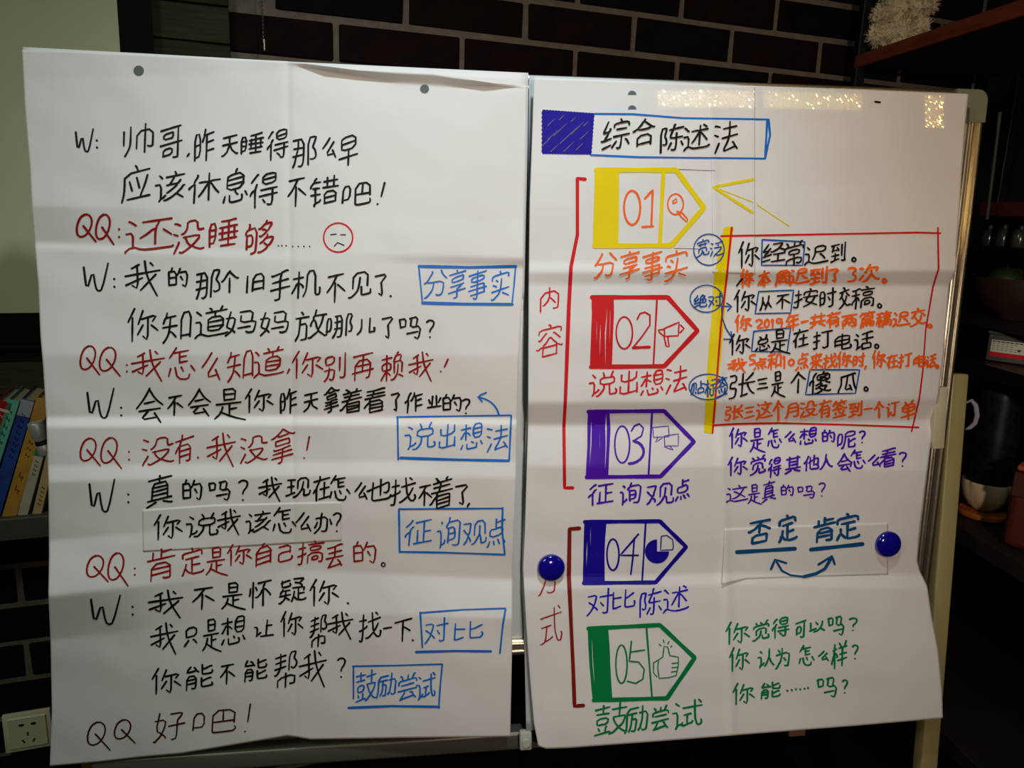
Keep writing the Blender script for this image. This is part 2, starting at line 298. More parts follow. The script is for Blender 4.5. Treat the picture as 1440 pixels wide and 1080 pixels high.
# pen strokes of each character as flat lists x, y, x, y ... on a 0-93 grid, in the order of CHARS
CHARS = "帅哥昨天睡得那么早应该休息不错吧还没够我的个旧手机见了分享事实你知道妈放哪儿吗怎别再赖会是拿着看作业说出想法有真现在也找征询观点办肯定自己搞丢怀疑只让帮一下对比能鼓励尝试好综合陈述宽泛绝贴标签经常迟到本周次从按时交稿年共两篇总打电话和来张三傻瓜这月订单呢觉其他人否方式可以认为样内容"
GLYPHS = [
[[0,14,0,58],[4,93,14,80,19,63,21,51,21,0],[67,93,67,0],[77,73,84,76,91,75,92,73,93,20,42,20,42,76]],
[[14,81,54,81,55,62,15,62,14,81],[49,31,57,30,57,15,56,14,15,15,15,31,49,31],[0,46,93,46],[58,90,64,93,76,93,78,91,78,0],[3,0,90,0]],
[[92,66,59,66],[0,41,26,41],[90,41,59,41],[47,18,51,3,50,0],[59,19,59,93],[0,81,0,9,26,10,26,73,0,73],[36,36,44,20,47,18,93,18]],
[[44,0,44,41],[7,0,83,0],[3,38,42,38,49,47,58,68,67,78,81,90,87,93,93,91],[88,38,47,38,44,41,34,65,28,74,11,89,4,93,0,92]],
[[21,29,0,29],[0,52,21,52],[38,93,87,93],[43,25,43,70],[82,25,82,70],[63,4,63,93],[33,47,93,47],[91,25,34,25],[90,70,34,70],[0,87,0,6,20,5,21,76,0,77],[87,1,82,0,63,4,38,4]],
[[85,18,41,18],[16,41,10,43,1,51,0,55],[52,83,42,73],[24,0,22,1,3,20],[32,63,93,63],[35,47,91,47],[76,47,75,92,63,93,58,89],[85,18,85,3,42,3,42,32,84,32,85,18],[23,26,17,34,16,41,17,93]],
[[61,93,61,0,92,1,90,10,80,30,79,36,87,45,92,54,93,69,91,73,87,76,76,77,71,74],[0,0,43,0,42,76,39,89,33,92,27,92,23,90],[2,28,43,28],[0,55,43,55],[1,91,9,77,15,55,18,27,19,0]],
[],
[[12,20,80,20],[0,66,93,66],[46,93,46,41],[12,20,12,40,80,40,80,0,12,0,12,20]],
[[35,68,24,39],[85,33,77,57,64,83,63,90],[58,63,49,33,47,32],[43,0,49,2,53,16],[93,90,18,90],[0,93,5,79,8,58,8,17,92,16]],
[[19,16,19,14,11,4],[68,42,66,47,58,55,45,64,35,68],[69,74,88,91],[69,74,71,70,83,58,87,52,93,50],[69,74,64,75,53,83,35,92,28,91],[65,14,64,7,61,0],[31,76,25,81,18,83],[58,15,56,21,47,34,44,41],[34,14,90,14],[78,32,73,40,68,42,44,41,39,43,35,41],[0,34,17,35,18,83,13,90,12,93]],
[[17,93,17,31,15,30],[91,73,80,59,69,37,65,33,61,33],[0,46,0,42,9,32,15,30],[26,0,25,7,18,19,15,30],[61,33,57,28,30,28],[30,75,43,60,54,39,67,28,93,28],[61,93,61,2]],
[[71,78,74,85,72,90,69,93,33,93,27,92,24,90,23,72],[57,76,55,76,44,64],[52,0,46,3,44,12],[44,58,44,64],[0,88,7,73],[84,71,93,85],[78,42,15,42],[78,28,15,28],[15,28,16,13,77,13,77,58,15,57,15,28]],
[],
[[48,88,85,88],[48,71,85,71],[18,0,13,3,10,14],[77,37,77,1],[55,1,55,37],[42,37,93,37],[44,16,90,16],[2,55,33,55],[7,33,30,33],[17,33,18,85],[85,88,85,53,48,53,48,88],[0,29,0,24,6,17,10,14,31,14],[13,93,14,89,18,85,25,84,32,80,34,75]],
[[64,47,64,0],[0,74,0,4,22,3,23,63,0,63],[89,47,41,47],[89,55,89,1,41,0,41,84,42,88,45,92,58,93,87,92,90,89,93,83,93,78,90,72]],
[[18,13,6,0,3,0],[56,29,50,31,40,43,28,53],[71,34,88,53],[14,78,14,36,0,36],[87,5,30,5],[57,75,56,29,63,6],[93,87,90,90,85,90,44,91,28,87,19,80,14,78,8,80,2,86,0,88,0,93]],
[[13,38,0,31],[18,8,6,0,2,0],[17,60,18,61,3,90,4,92],[89,31,76,31,72,29,71,1,42,1,41,18,39,26,30,35,25,36],[20,91,25,93,29,93,43,87,61,76,73,62,77,55,78,48,31,48],[37,48,37,53,43,65,53,77,60,80,64,84,80,92,87,93,93,91]],
[[71,52,74,43],[9,15,12,4,11,0],[44,91,49,93,59,90,73,82,75,77],[70,1,67,9],[47,43,51,45,62,40,69,36,70,32],[5,66,23,66,23,34,4,34],[64,68,67,69,75,77],[57,26,63,26,70,32],[4,74,4,34],[45,22,50,22,63,10,67,9,87,9,87,17,79,27,75,31,70,32],[75,77,80,76,85,71,92,60,93,53,71,52,67,53,58,61,50,66,48,66],[18,91,31,90,35,82,38,15,6,16,0,28,0,30,4,34]],
[],
[],
[[46,6,64,23,77,33,88,40,93,39],[46,6,48,0],[46,6,42,7,30,21,16,33,5,40,0,39],[46,93,46,32]],
[[32,43,93,43],[0,93,0,0],[32,85,93,85],[32,93,33,3,93,3,93,92]],
[[4,5,8,8,46,6],[0,57,93,57],[86,31,7,31],[84,1,76,0,47,5,45,91,39,93,25,93,19,90]],
[[91,70,93,74,92,90,86,93,80,92,77,88,77,6,49,6,48,59,43,78,36,91],[35,58,35,55,26,44,19,41],[19,41,13,43,9,54,0,69,0,75],[35,23,2,23],[20,93,20,0]],
[[54,58,54,83,55,88,57,91,88,91,92,87,93,81,92,73],[47,20,45,50,39,69,32,79,19,88,6,93,0,91],[79,59,79,0,17,0,17,59]],
[],
[[66,3,75,18,93,38],[0,92,5,93,13,89,28,76,35,62,38,42],[47,89,53,93,67,93,73,90,77,75,79,43,16,42,9,35],[0,40,3,40,9,35,24,15,30,4,29,0]],
[[69,53,82,52],[69,53,68,52,11,52],[45,0,47,9],[43,39,76,39,78,37,78,25,76,23,17,23,17,39,43,39],[93,72,0,72],[69,53,67,58,49,63,46,66,46,86,45,91,39,93,28,93],[92,10,1,10]],
[[2,8,91,8],[81,76,10,76],[46,20,79,21,78,34,15,34,14,21,46,20],[93,61,0,61],[81,76,81,49,80,48,10,48],[25,90,31,93,44,92,46,76,46,0]],
[[49,12,45,0],[57,76,91,92],[32,33,22,27],[22,51,12,44,8,45],[1,65,93,65],[90,27,89,12,49,12,4,12,3,27],[0,91,8,93,29,85,38,77,48,62,51,26]],
[],
[[10,15,12,0],[23,62,31,66,45,83,45,85],[93,84,60,84],[93,92,93,10,60,10,60,93],[47,46,0,46],[3,93,14,81,23,62,25,15],[1,31,7,16,10,15,43,15]],
[[15,82,32,91,40,93,87,93,93,90],[15,82,15,42,0,41],[15,82,8,85,0,93],[41,1,45,7,44,15],[57,16,55,31],[70,15,71,9,75,2,74,0],[80,47,36,47],[80,62,36,62],[14,19,3,6,1,6],[36,62,37,78,79,78,80,32,36,32,36,62],[28,15,90,15]],
[[76,70,38,70],[80,47,83,6,42,6],[65,89,71,93,81,93,86,90,91,72,93,48,45,48,47,21],[28,83,23,75,19,74,16,68,5,60,2,56,13,0],[0,91,11,82,18,71,25,52,29,23,0,23]],
[[84,22,79,48,73,63,69,65],[46,51,46,45,50,36,54,34],[22,9,19,1,17,0],[61,2,57,21],[13,41,35,41,34,78,33,89,30,92,24,93,17,90],[40,91,47,91,60,81,66,73,69,72],[69,65,66,62,58,37,54,34],[69,65,69,72],[69,72,84,87,89,91,93,91],[57,21,55,23,54,34],[40,19,0,19],[92,22,57,21],[13,19,11,70,7,80,0,91,0,93]],
[[71,93,71,0,93,1,84,36,92,53,93,67,92,72,89,76,84,77,81,75],[0,62,17,62,17,6,0,6,0,74],[56,28,29,28],[56,55,29,55],[29,0,56,0,56,75,53,90,52,92,47,93,43,93,39,90],[24,93,33,76,38,55,39,0]],
[[0,92,6,88,13,79,21,59,23,43,23,0],[90,65,93,72,93,76,92,87,89,92,85,93,71,93,67,92,65,90,64,0]],
[],
[],
[[68,12,68,65],[70,89,77,93,87,93,92,91,93,87,93,0],[5,20,5,3,44,3,44,32,5,32,5,20],[23,88,29,92,37,92,41,89,44,77,46,52,1,52],[0,91,3,90,15,77,21,52,22,43]],
[[79,42,13,42],[46,0,46,64],[4,0,88,0],[93,64,0,64],[62,92,69,93,78,91,79,20,13,20,13,93]],
[[69,0,64,2,63,10],[54,31,54,71],[42,92,48,93,54,90,62,84,66,79,69,68,71,43],[76,81,77,80,93,91],[41,14,0,14],[21,3,22,93],[88,71,88,31,54,31],[54,31,51,28,52,24,60,11,63,10,83,11,77,30],[0,87,0,84,8,75,15,65,21,60,24,55,39,55,39,31,3,32,3,54,18,55,23,62,28,64,37,74]],
[],
[],
[[46,54,13,54,10,51],[46,54,48,52,74,50,81,51],[69,14,67,18,26,18,25,13],[65,42,73,42,74,40,74,30,72,29,19,29,18,30,18,41,19,42,65,42],[89,77,4,77],[83,64,9,64],[31,93,45,92,46,86,46,54],[48,0,43,1,25,13,6,20,0,18],[48,0,69,14,87,19,93,17]],
[[67,14,68,7,71,2],[28,80,82,80],[82,93,28,93],[82,69,28,69],[31,8,36,8],[15,29,83,29],[10,14,88,14],[0,76,6,76,21,61,30,56,81,56,82,57,82,93],[36,42,38,31,43,24,44,15],[5,43,93,43],[31,44,27,57,28,93],[22,0,27,1,31,8,31,14]],
[[81,93,25,93],[23,53,18,55,8,65,3,69,0,69],[25,64,81,64],[25,78,81,78],[23,53,25,55,25,93],[86,19,10,19],[26,49,81,50,81,93],[41,5,40,15,36,23,34,34],[88,2,81,0,41,5,10,5],[23,53,29,36],[2,35,93,35]],
[[59,67,92,67],[90,43,59,43],[46,19,51,2],[30,0,25,2,15,21,13,32],[13,32,14,33,14,93],[13,32,6,35,0,41,0,45],[59,20,59,93],[30,40,38,30,43,21,46,19,93,19]],
[[61,0,61,93],[4,26,17,59,20,61],[32,0,32,93],[89,27,74,61],[0,93,93,93]],
[[90,76,93,82,91,92,87,93,74,93,71,92,69,82,69,50],[51,50,50,68,45,80,35,91,31,93,25,92],[20,15,9,2],[79,0,73,14,72,21],[33,67,31,73,23,78,16,80],[72,21,83,22,83,49,37,49,37,21,72,21],[0,34,16,34,16,80,11,89],[49,21,50,12,44,0]],
[[46,87,46,0],[6,10,7,40,87,40,88,10],[93,93,93,56],[0,56,1,87,93,87]],
[[53,40,89,40],[52,74,47,67],[69,77,72,84,70,91,67,93,31,93,28,90,27,73],[93,85,84,70],[53,22,89,22],[2,88,9,72],[22,57,22,0],[89,22,88,5,53,5,54,57,88,57,89,22],[40,16,0,16],[0,49,7,43,15,29,18,28,31,33,40,42]],
[[3,3,6,2,21,9],[85,84,83,77,77,69,73,67],[14,40,0,32],[20,62,4,91],[88,19,37,19],[32,47,93,47],[40,89,42,81,51,68,62,45,62,0],[92,93,89,86,85,84,40,89]],
[[23,72,79,72],[79,54,23,54],[22,39,15,42,0,56],[57,90,62,93,77,92,79,88,79,35,23,34],[93,15,0,15],[36,0,37,3,35,12,29,18,22,39,23,93]],
[[36,83,29,83,6,93,0,92],[93,91,87,92,63,82,59,83],[75,35,18,35],[75,59,18,59],[75,47,18,47],[46,0,44,21],[88,9,5,9],[90,73,1,73],[18,73,19,22,44,21,74,22,75,72]],
[[62,58,67,59,69,61,69,86,71,92,88,92,91,90,93,75,91,70],[0,79,6,80,16,76,18,74],[85,54,85,0,44,0,44,54],[33,71,18,74],[18,2,18,74],[31,2,3,2],[28,36,5,36],[30,93,36,93,44,87,52,78,62,58,64,18]],
[[0,60,9,50,16,48],[2,16,93,16],[93,91,32,91],[63,31,63,91],[37,52,89,52],[17,93,16,48,18,40,35,13,38,0]],
[[52,0,52,71],[93,76,90,88,82,93,34,93,26,91,22,88,21,83,21,8],[0,44,18,40,21,38,49,30,77,20,85,20,83,51,82,58,78,63,75,64,67,64,65,63]],
[[71,3,80,13],[64,66,70,63,83,43],[32,87,40,88,60,74,64,72],[29,22,0,22],[90,25,38,31],[0,90,5,93,15,91,16,0],[64,66,62,64,60,54,53,0],[0,57,13,54,31,48,33,44],[91,71,93,76,92,82,89,89,85,92,76,89,71,84,64,72,64,66]],
[[65,48,88,48],[42,90,42,38],[0,57,1,52,8,45,15,43],[25,0,21,1,15,9,2,20],[65,9,65,90],[38,9,90,9],[31,90,93,90],[15,93,15,43,17,35,23,26,28,24]],
[[71,52,44,52],[32,68,31,73,24,77,16,80],[16,8,20,13,20,16],[47,15,48,7,51,0],[44,34,37,28],[44,78,44,34],[44,34,70,34,71,52,71,71,44,71],[37,28,43,17,47,15,93,16,92,52,88,85,85,90,82,93,69,93,63,89],[0,34,16,34,16,80,11,89]],
[[63,57,69,61,69,85,71,91,73,93,90,92,93,80,91,71],[2,25,14,45,19,48],[2,85,10,74,16,60,19,59],[19,48,19,59],[19,48,22,46,25,35,30,5,28,3,0,3],[19,59,23,61,27,67,29,74,28,79],[86,55,85,0,45,0,45,55],[64,19,63,57,60,65,52,79,43,89,35,93]],
[[88,11,46,11],[54,75,58,77,63,91,67,93],[36,91,34,77],[46,33,80,33,80,60,14,60,14,33,46,33],[77,73,81,75,93,91],[0,93,5,90,14,75],[46,0,46,33]],
[[1,64,7,58,14,40],[93,65,84,38],[6,20,71,20,68,74,64,90,59,93,45,93,38,89],[39,0,39,20,36,45,31,62,25,72,13,86,4,93,0,93]],
[[79,58,15,58],[15,74,79,74],[47,10,82,10],[19,7,19,28],[0,28,93,28],[47,0,47,28],[56,90,63,93,77,92,79,88,78,43,16,43,15,92]],
[[76,61,42,61],[93,89,86,93,52,93,44,91,42,89],[0,91,6,83,11,71,14,70],[39,0,40,0,42,4,44,13],[16,53,14,70],[14,70,17,71,23,79,30,85,35,88,42,89],[42,35,42,89],[0,29,0,13,44,13,84,13,85,29],[71,35,15,35]],
[[0,64,93,64],[38,17,43,3,51,0],[93,41,0,41],[93,87,0,87],[93,92,92,17,1,17,0,93]],
[[91,70,93,73,92,83,89,87,83,92,67,93,15,93,7,91,3,87,1,78,2,39,78,39],[0,0,78,0,78,47]],
[[79,92,87,93,90,90,90,53,38,53,38,92],[58,0,61,1,64,12],[60,40,83,40,84,25,45,25,45,40,60,40],[55,81,75,81,75,66,53,65,52,81,55,81],[3,23,27,23],[2,89,6,92,16,90,17,2],[0,56,5,57,27,50,29,45],[93,12,37,12]],
[[79,83,76,74,69,66,64,64],[84,27,10,27],[46,5,46,51],[0,51,93,51],[87,2,79,0,46,5,8,7,5,4],[89,93,84,85,79,83,9,88],[37,51,37,57,29,68,18,80,15,87]],
[[16,0,16,93],[1,45,0,42,4,20],[26,18,31,31],[36,7,93,7],[62,93,61,33,62,20,65,15,67,7],[92,60,93,57,91,55,71,34,61,33,54,35,46,47,34,58,27,59]],
[[76,38,76,29,70,26,69,22],[67,64,86,64],[43,92,49,76,50,75],[54,17,56,17,64,21,69,22],[7,12,16,11,32,5,36,6],[50,75,55,77,61,87,67,88],[50,75,52,53],[35,86,25,75,21,74],[10,46,11,37],[48,3,83,3,82,9,71,19,69,22],[3,64,39,64],[37,16,39,23,36,28,13,29,8,26,7,0],[85,52,88,39,46,38],[3,55,7,47,10,46,36,46],[0,93,5,93,10,90,15,84,21,74,22,46],[93,90,89,93,77,93,70,92,67,88,67,39]],
[[60,67,69,68,93,92],[33,67,9,90,4,93,0,93],[13,45,13,0,84,0,84,47,14,47,13,45]],
[[60,36,85,36],[18,83,27,80,33,75,34,71],[60,93,60,0],[93,93,34,93],[14,91,18,83,17,35,0,35]],
[[71,43,76,47,83,47,90,45,93,42,93,33,82,22,83,19,89,11,91,5,63,4,62,51],[67,86,70,87,82,87,86,86,87,64,13,64,13,87],[48,8,2,8],[46,23,4,23],[48,56,48,93],[0,38,49,38],[0,54,7,55,13,52,20,46,27,35,27,0]],
[[93,93,0,93]],
[[84,50,52,30,44,30],[93,0,0,0],[44,0,44,93]],
[[5,39,20,53,24,55],[60,64,51,47],[39,76,30,64,24,61],[24,55,27,52,32,36,35,15,0,15],[93,26,47,26],[80,0,79,89,77,92,69,93,64,93,60,90],[24,55,24,61,12,80,0,91]],
[[32,35,0,35],[1,90,11,88,32,82],[87,24,61,41,51,43],[1,90,0,1],[90,65,93,71,91,83,87,92,83,93,55,92,52,89,51,83,51,0]],
[[53,17,64,16,84,9,88,10],[40,25,34,20],[0,55,34,55],[34,71,0,71],[11,0,2,15,0,22],[34,20,33,15,27,6,23,5],[34,20,11,22,0,22],[53,68,62,67,86,58,89,59],[53,52,54,87,58,92,87,92,92,88,93,82,92,79],[53,0,55,38,59,40,81,41,89,39,92,31,89,25],[19,91,24,93,33,91,34,39,1,38,0,93]],
[[13,78,10,69],[31,67,32,70,29,85],[14,60,36,60,37,41,6,41,6,59,14,60],[49,17,89,17],[1,9,41,9],[69,0,69,41],[39,26,4,26],[22,0,22,26],[42,84,0,90],[53,42,53,49,62,68,76,85,89,93,93,91],[41,92,47,93,54,89,69,76,75,69,81,59,86,44,85,42,53,42]],
[[26,44,46,45,46,66,43,86,40,90,38,90,31,90,26,88],[48,24,7,24],[52,4,7,4,6,61,4,75,0,89,1,93],[59,26,93,26,91,80,88,90,85,92,75,93,69,88],[54,90,61,81,66,69,70,52,72,0],[27,24,26,44,22,73,14,91]],
[[73,20,72,12],[72,12,80,2,83,1],[16,88,11,91,8,90],[63,69,67,70,73,76,77,80,79,85],[47,19,47,0],[78,38,15,38],[10,1,15,2,20,8,22,10,21,20],[3,34,3,20,47,19,91,20,92,34],[0,58,93,58],[88,93,83,87,79,85,16,90,14,87,16,83,32,66,34,59]],
[[48,47,48,80],[64,73,62,78,48,80],[10,3,20,13],[16,83,22,82,29,77,32,72],[16,83,16,35,0,34],[16,83,11,89,11,93],[32,83,37,85,46,82,48,80],[89,11,82,0,80,0],[33,22,92,22],[58,47,36,47],[69,0,72,58,77,82,82,90,86,91,90,89,93,80,91,71]],
[[93,47,44,47],[49,8,85,8,83,15,70,30,69,34,68,91,61,93,53,92],[16,0,6,54,22,66,24,71,27,72,35,80,35,84],[0,90,3,91,10,86,18,76,23,68,31,49,35,23,2,22]],
[[35,86,40,83,49,68],[93,84,84,68,80,67],[69,13,67,4,64,0],[10,61,12,53,21,42,22,36],[51,33,83,33],[4,86,31,79],[52,90,56,93,66,92,67,53],[41,53,93,53],[92,24,91,13,69,13,42,13,42,24],[0,62,5,63,10,61,28,59,32,56],[31,25,26,33,22,36,5,37,7,30,21,2]],
[[48,7,49,1,52,0],[48,7,44,8,33,20,21,28,20,31],[76,87,18,87],[75,29,69,36,24,36,20,31],[0,36,6,37,16,31,20,31],[76,93,75,57,19,57,18,93],[48,7,62,20,75,29,88,36,93,35]],
[[43,67,31,86],[93,85,83,67],[0,93,0,8,23,8,22,16,15,35,23,50,23,62,22,66,18,68,14,68,9,65],[55,3,60,0],[92,17,34,17],[63,34,62,91,51,93,46,89],[55,3,53,14,40,42,39,49,89,50]],
[[1,3,4,4,14,17,18,19],[83,11,73,2,70,1],[0,39,16,40,16,81],[93,87,85,92,52,93,32,90,16,81],[16,81,8,84,1,93],[58,79,58,0],[86,63,65,33,59,30,53,21,29,21],[87,21,60,21,57,26,51,33,40,54,29,68]],
[[45,59,44,71,37,80,18,90,6,93,0,91],[75,71,74,46,20,46,19,73],[42,0,47,2,49,10],[54,71,55,88,59,91,89,90,92,87,93,80,91,74],[16,28,79,28],[62,22,62,35],[33,22,33,35],[89,23,88,11,49,10,6,11,6,23]],
[[33,8,60,5,80,0,87,1],[19,57,19,60,4,88],[20,8,5,0],[31,36,81,36,79,42,70,54,44,77],[12,37,0,31],[93,85,88,89,62,89,55,87,49,83,46,80,44,77],[58,25,54,17],[44,77,36,77,32,80,28,87,29,93]],
[[5,38,6,32,21,5,20,0],[1,86,34,79],[8,62,10,55,20,44,21,37],[53,13,56,3,61,0],[43,32,47,33,87,33,87,60,45,60],[31,27,26,36,21,37,0,37],[32,59,15,62,8,62,3,65],[66,60,66,35,76,19,77,14,53,13,50,15,43,25,45,35,45,88,49,92,79,93,88,92,92,87,93,82,91,77]],
[[4,65,4,6,34,6,34,65],[48,88,90,88],[0,92,5,89,12,81,17,67,19,54,19,20],[33,90,33,88,27,76],[93,22,66,22],[66,0,66,52],[48,93,48,53,90,53,90,88]],
[[82,54,91,81,93,82],[48,55,44,68,38,80,38,83],[48,89,53,93,62,92,65,90,65,35],[86,8,47,8],[42,34,91,34],[2,23,33,23],[32,54,33,48,26,38,20,35,17,36,11,41,8,50,0,65,0,72],[18,93,18,39,17,36,18,0]],
[[16,1,14,9],[56,0,54,9],[14,9,12,11,5,24,1,25],[28,24,25,17,24,10],[73,24,69,16,68,10],[47,25,47,17],[47,25,54,32,64,39,87,50],[61,93,63,85,75,62,74,60],[93,48,87,50],[16,63,18,63,26,79],[41,60,43,61,50,77,51,78],[23,42,28,49,63,49],[87,93,5,93],[14,9,24,10,40,10],[47,25,44,26,23,42,6,51,0,49],[47,17,51,10,54,9,88,10]],
[[92,43,69,31,67,28],[0,88,30,80],[67,28,69,24,79,13,81,4,42,4],[67,28,62,29,39,43,32,42],[65,57,65,93],[2,36,4,28,11,17,19,0],[7,62,9,54,19,42,20,36],[93,93,36,93],[88,57,43,57],[33,54,30,58,0,64],[2,36,20,36,24,34,30,25,30,21]],
[[7,0,13,1,17,7,16,17],[76,17,75,9],[47,17,47,0],[75,9,81,1,86,0],[48,50,46,48,20,48,19,32,74,31,73,48,50,48,48,50],[64,86,71,89,84,87,85,64,9,64,8,88],[48,93,48,50],[0,32,0,17,47,17,93,17,93,32]],
[[93,85,89,89,85,90,43,90,31,87,15,77],[60,45,74,58,84,71],[0,38,15,39,15,77],[15,77,7,81,1,88,0,93],[17,14,5,0],[39,32,82,32,82,4,40,3,39,32,37,52,30,70]],
[[48,31,46,25,41,18],[29,83,55,80],[72,89,77,93,83,93,91,92,93,88,93,0],[9,34,11,28,20,13,22,6],[70,8,70,70],[53,58,6,58],[3,6,55,6],[54,36,51,32,48,31,9,34],[0,87,5,89,28,85,29,46]],
[[0,73,5,71,20,54,33,34,36,23],[93,72,91,73,86,69,71,53,60,34,56,23],[46,93,46,0],[20,72,73,72],[2,23,91,23]],
[[0,93,0,88,7,73,11,54,12,0,93,0,93,86,90,90,75,91,72,89],[75,20,28,20],[51,10,51,37],[26,38,78,38],[32,83,33,54,71,54,70,77,32,77]],
[[40,21,44,3,49,0],[20,92,25,93,36,85,45,77,52,66,55,57,57,56],[17,20,5,11,0,11],[93,90,86,91,79,85,69,74,61,58,57,56],[19,55,2,80],[57,35,57,56],[27,42,29,42,38,22,40,21,86,21,86,27,80,43]],
[[67,0,64,46],[64,46,68,48,76,70,84,82,93,93],[64,46,60,48,57,60,50,76,38,93],[19,39,25,41,33,51,41,64,40,70],[0,91,10,73,19,39,21,0]],
[[60,0,63,1,66,15],[3,23,28,23],[81,44,80,54,70,74,56,85,39,92],[1,90,7,93,16,91,17,2],[31,52,4,61,0,60],[39,29,39,15,66,15,91,15,91,28],[93,44,36,44],[59,26,56,41,54,44,46,64,47,66,90,91]],
[[60,60,47,40],[0,41,28,41],[93,22,42,22],[79,0,78,89,76,92,67,93,59,93,55,91],[0,74,28,74,28,9,0,9,0,82]],
[[38,0,42,1,46,8,46,17],[31,28,27,29,19,37,7,47,2,47],[85,47,71,34,64,29,61,29],[4,17,86,17],[62,44,63,48,60,55,52,67,36,80,24,87,6,93,0,92],[93,90,84,92,72,89,58,82,46,73,36,63,28,48]],
[[39,93,39,53,91,53,91,89,89,93,82,93],[58,0,63,2,65,12],[58,41,83,41,84,25,46,25,46,41,58,41],[53,82,76,82,76,66,53,65,53,82],[2,33,31,33],[38,13,93,13],[29,58,29,52,24,46,19,44,16,45,11,49,0,70,0,75],[33,6,27,4,17,8,6,9,0,9],[17,93,17,48,16,45,17,8]],
[[24,0,21,12],[86,38,20,38,19,67],[52,13,52,93],[0,67,93,67],[0,33,4,33,18,14,21,12,88,13]],
[[35,72,29,73,21,82,6,93,0,93],[59,73,64,73,88,93,92,93],[5,23,89,23],[67,57,67,0],[27,57,27,0],[1,58,93,58]],
[[17,77,17,73,23,64,29,48,30,47],[41,63,41,58,37,51,30,47],[77,71,77,65,67,51,65,49,59,47],[0,0,93,0],[30,47,31,0],[64,89,70,93,83,93,87,90,88,25,5,25,5,93],[46,78,46,73,53,63,59,47,61,0]],
[[14,1,12,9],[72,10,75,19,81,21],[57,9,58,0],[51,31,50,25,47,22],[47,22,47,18],[29,20,27,20,25,17,24,10],[22,75,89,75],[66,61,66,90],[44,61,44,90],[2,90,10,72,14,31,85,31,85,48,14,48],[74,91,77,93,87,92,88,61,22,61,22,92],[47,18,53,10,57,9,72,10,93,9],[0,22,9,11,12,9,41,9]],
[[57,73,41,60],[0,87,7,70],[81,67,93,85],[73,84,72,91,68,93,29,93,26,91,25,87,25,68],[67,0,69,5,61,17,60,24],[30,24,31,14,24,4,21,3],[60,24,14,25,14,51,77,51,77,25,60,24]],
[[73,9,73,88,71,92,62,93,56,93,51,90],[93,9,42,9],[33,22,2,22],[2,90,7,93,15,93,17,91,18,0],[0,56,4,57,21,51,34,48]],
[[0,40,81,40],[89,71,93,78,90,88,87,92,81,93,47,93,42,90,41,86,40,64,40,0],[0,64,81,64,81,40,81,16,1,16,0,71]],
[[41,93,87,93],[18,15,19,14,8,2],[16,84,23,82,30,74],[93,35,36,35],[64,5,64,62],[41,93,41,63,64,62,86,62,87,93],[90,2,83,0,64,5,37,8],[0,35,16,36,16,84,11,92]],
[[24,43,18,46,9,63,1,73,0,79],[24,43,33,47,44,60,44,66],[58,79,93,79],[25,5,5,7,3,6],[93,87,93,9,58,8,58,88],[2,31,45,31],[45,1,41,0,26,4,25,5,25,93]],
[[13,23,18,24,24,38],[93,86,88,87,71,75,58,62,51,51],[75,23,81,22],[75,23,68,39],[51,51,52,49,89,49],[51,51,44,51],[85,13,8,13],[0,86,4,87,20,76,46,49,46,0],[3,49,39,49,44,51,46,54,46,93]],
[[68,41,69,52,78,73,84,81,93,89],[86,3,80,13,69,24,64,28,59,28],[66,83,56,87,48,88],[48,88,44,92],[3,2,25,2,25,27,6,27,4,46,4,54,25,54,25,65,23,85,19,92,5,93,0,89],[48,0,48,88],[36,41,93,41]],
[[7,0,86,0],[93,93,0,93],[77,45,14,45]],
[[54,55,50,57,49,63],[75,17,71,17,65,21,63,24],[89,55,70,47],[93,90,89,92,80,91,66,86,63,83],[14,93,14,33,13,31],[27,55,31,55,49,47,49,39],[63,83,56,83],[26,0,21,4,14,20,13,31],[63,0,57,3,56,10],[73,31,64,26,63,24],[27,71,31,72,41,67],[41,67,48,75,54,79,56,83],[56,83,54,85,39,91,29,93,23,91],[0,48,1,42,6,34,13,31],[57,24,63,24],[56,10,85,10,85,39,32,39,32,10,56,10],[63,83,75,69,77,64,49,63,42,64,41,67],[40,31,45,32,56,27,57,24,56,23,49,19,43,19]],
[[64,79,63,73,59,62,55,60],[73,1,75,24,80,57,84,73,93,88,93,93],[86,2,79,0,44,6,16,8,14,9,14,40,12,57,7,75,0,89,1,93],[71,90,66,79,64,79,34,84,43,52,44,6]],
[[0,42,14,43,14,81],[93,87,88,91,84,91,46,92,32,90,14,81],[56,18,57,10,53,1,49,0],[13,18,2,6],[0,93,0,90,6,85,14,81],[30,33,34,34,59,53,81,71],[88,18,26,18],[74,19,73,25,70,34,59,53,50,61,39,70,29,74,23,73]],
[[93,57,20,57],[93,29,21,29],[0,91,11,79,20,57,21,0,92,0,92,90,87,93,67,93,60,89]],
[[0,30,19,30,19,81],[20,10,20,9,13,0],[51,91,54,93,64,93,72,90,73,2],[39,2,93,2],[39,65,37,71,26,79,19,81,14,89,13,92]],
[[64,17,65,10,72,0],[30,18,30,9,23,0],[93,73,0,73],[83,36,11,36],[46,18,46,93],[83,36,82,55,12,55,11,18,82,18,83,36]],
[[93,47,88,46,69,58,57,61],[0,65,22,65,21,6,0,6,0,75],[57,38,58,90,60,92,85,93,89,92,92,88,93,81,90,74],[22,93,27,92,29,87,37,65,39,43,39,0,88,0,88,24,39,24]],
[[51,12,48,11,42,1],[71,19,72,13,80,2,86,0],[46,51,45,65,38,78,31,84,19,89,7,93,0,92],[12,2,21,11,20,20],[91,78,93,85,90,91,60,92,56,88,56,71],[76,69,75,37,18,37,18,69],[90,34,90,20,71,19,4,20,3,34]],
[[0,92,6,93,31,81,37,81],[57,81,62,81,86,93,93,92],[70,31,22,31],[70,50,22,50],[6,12,87,12],[70,0,70,70],[22,0,22,70],[3,70,90,70]],
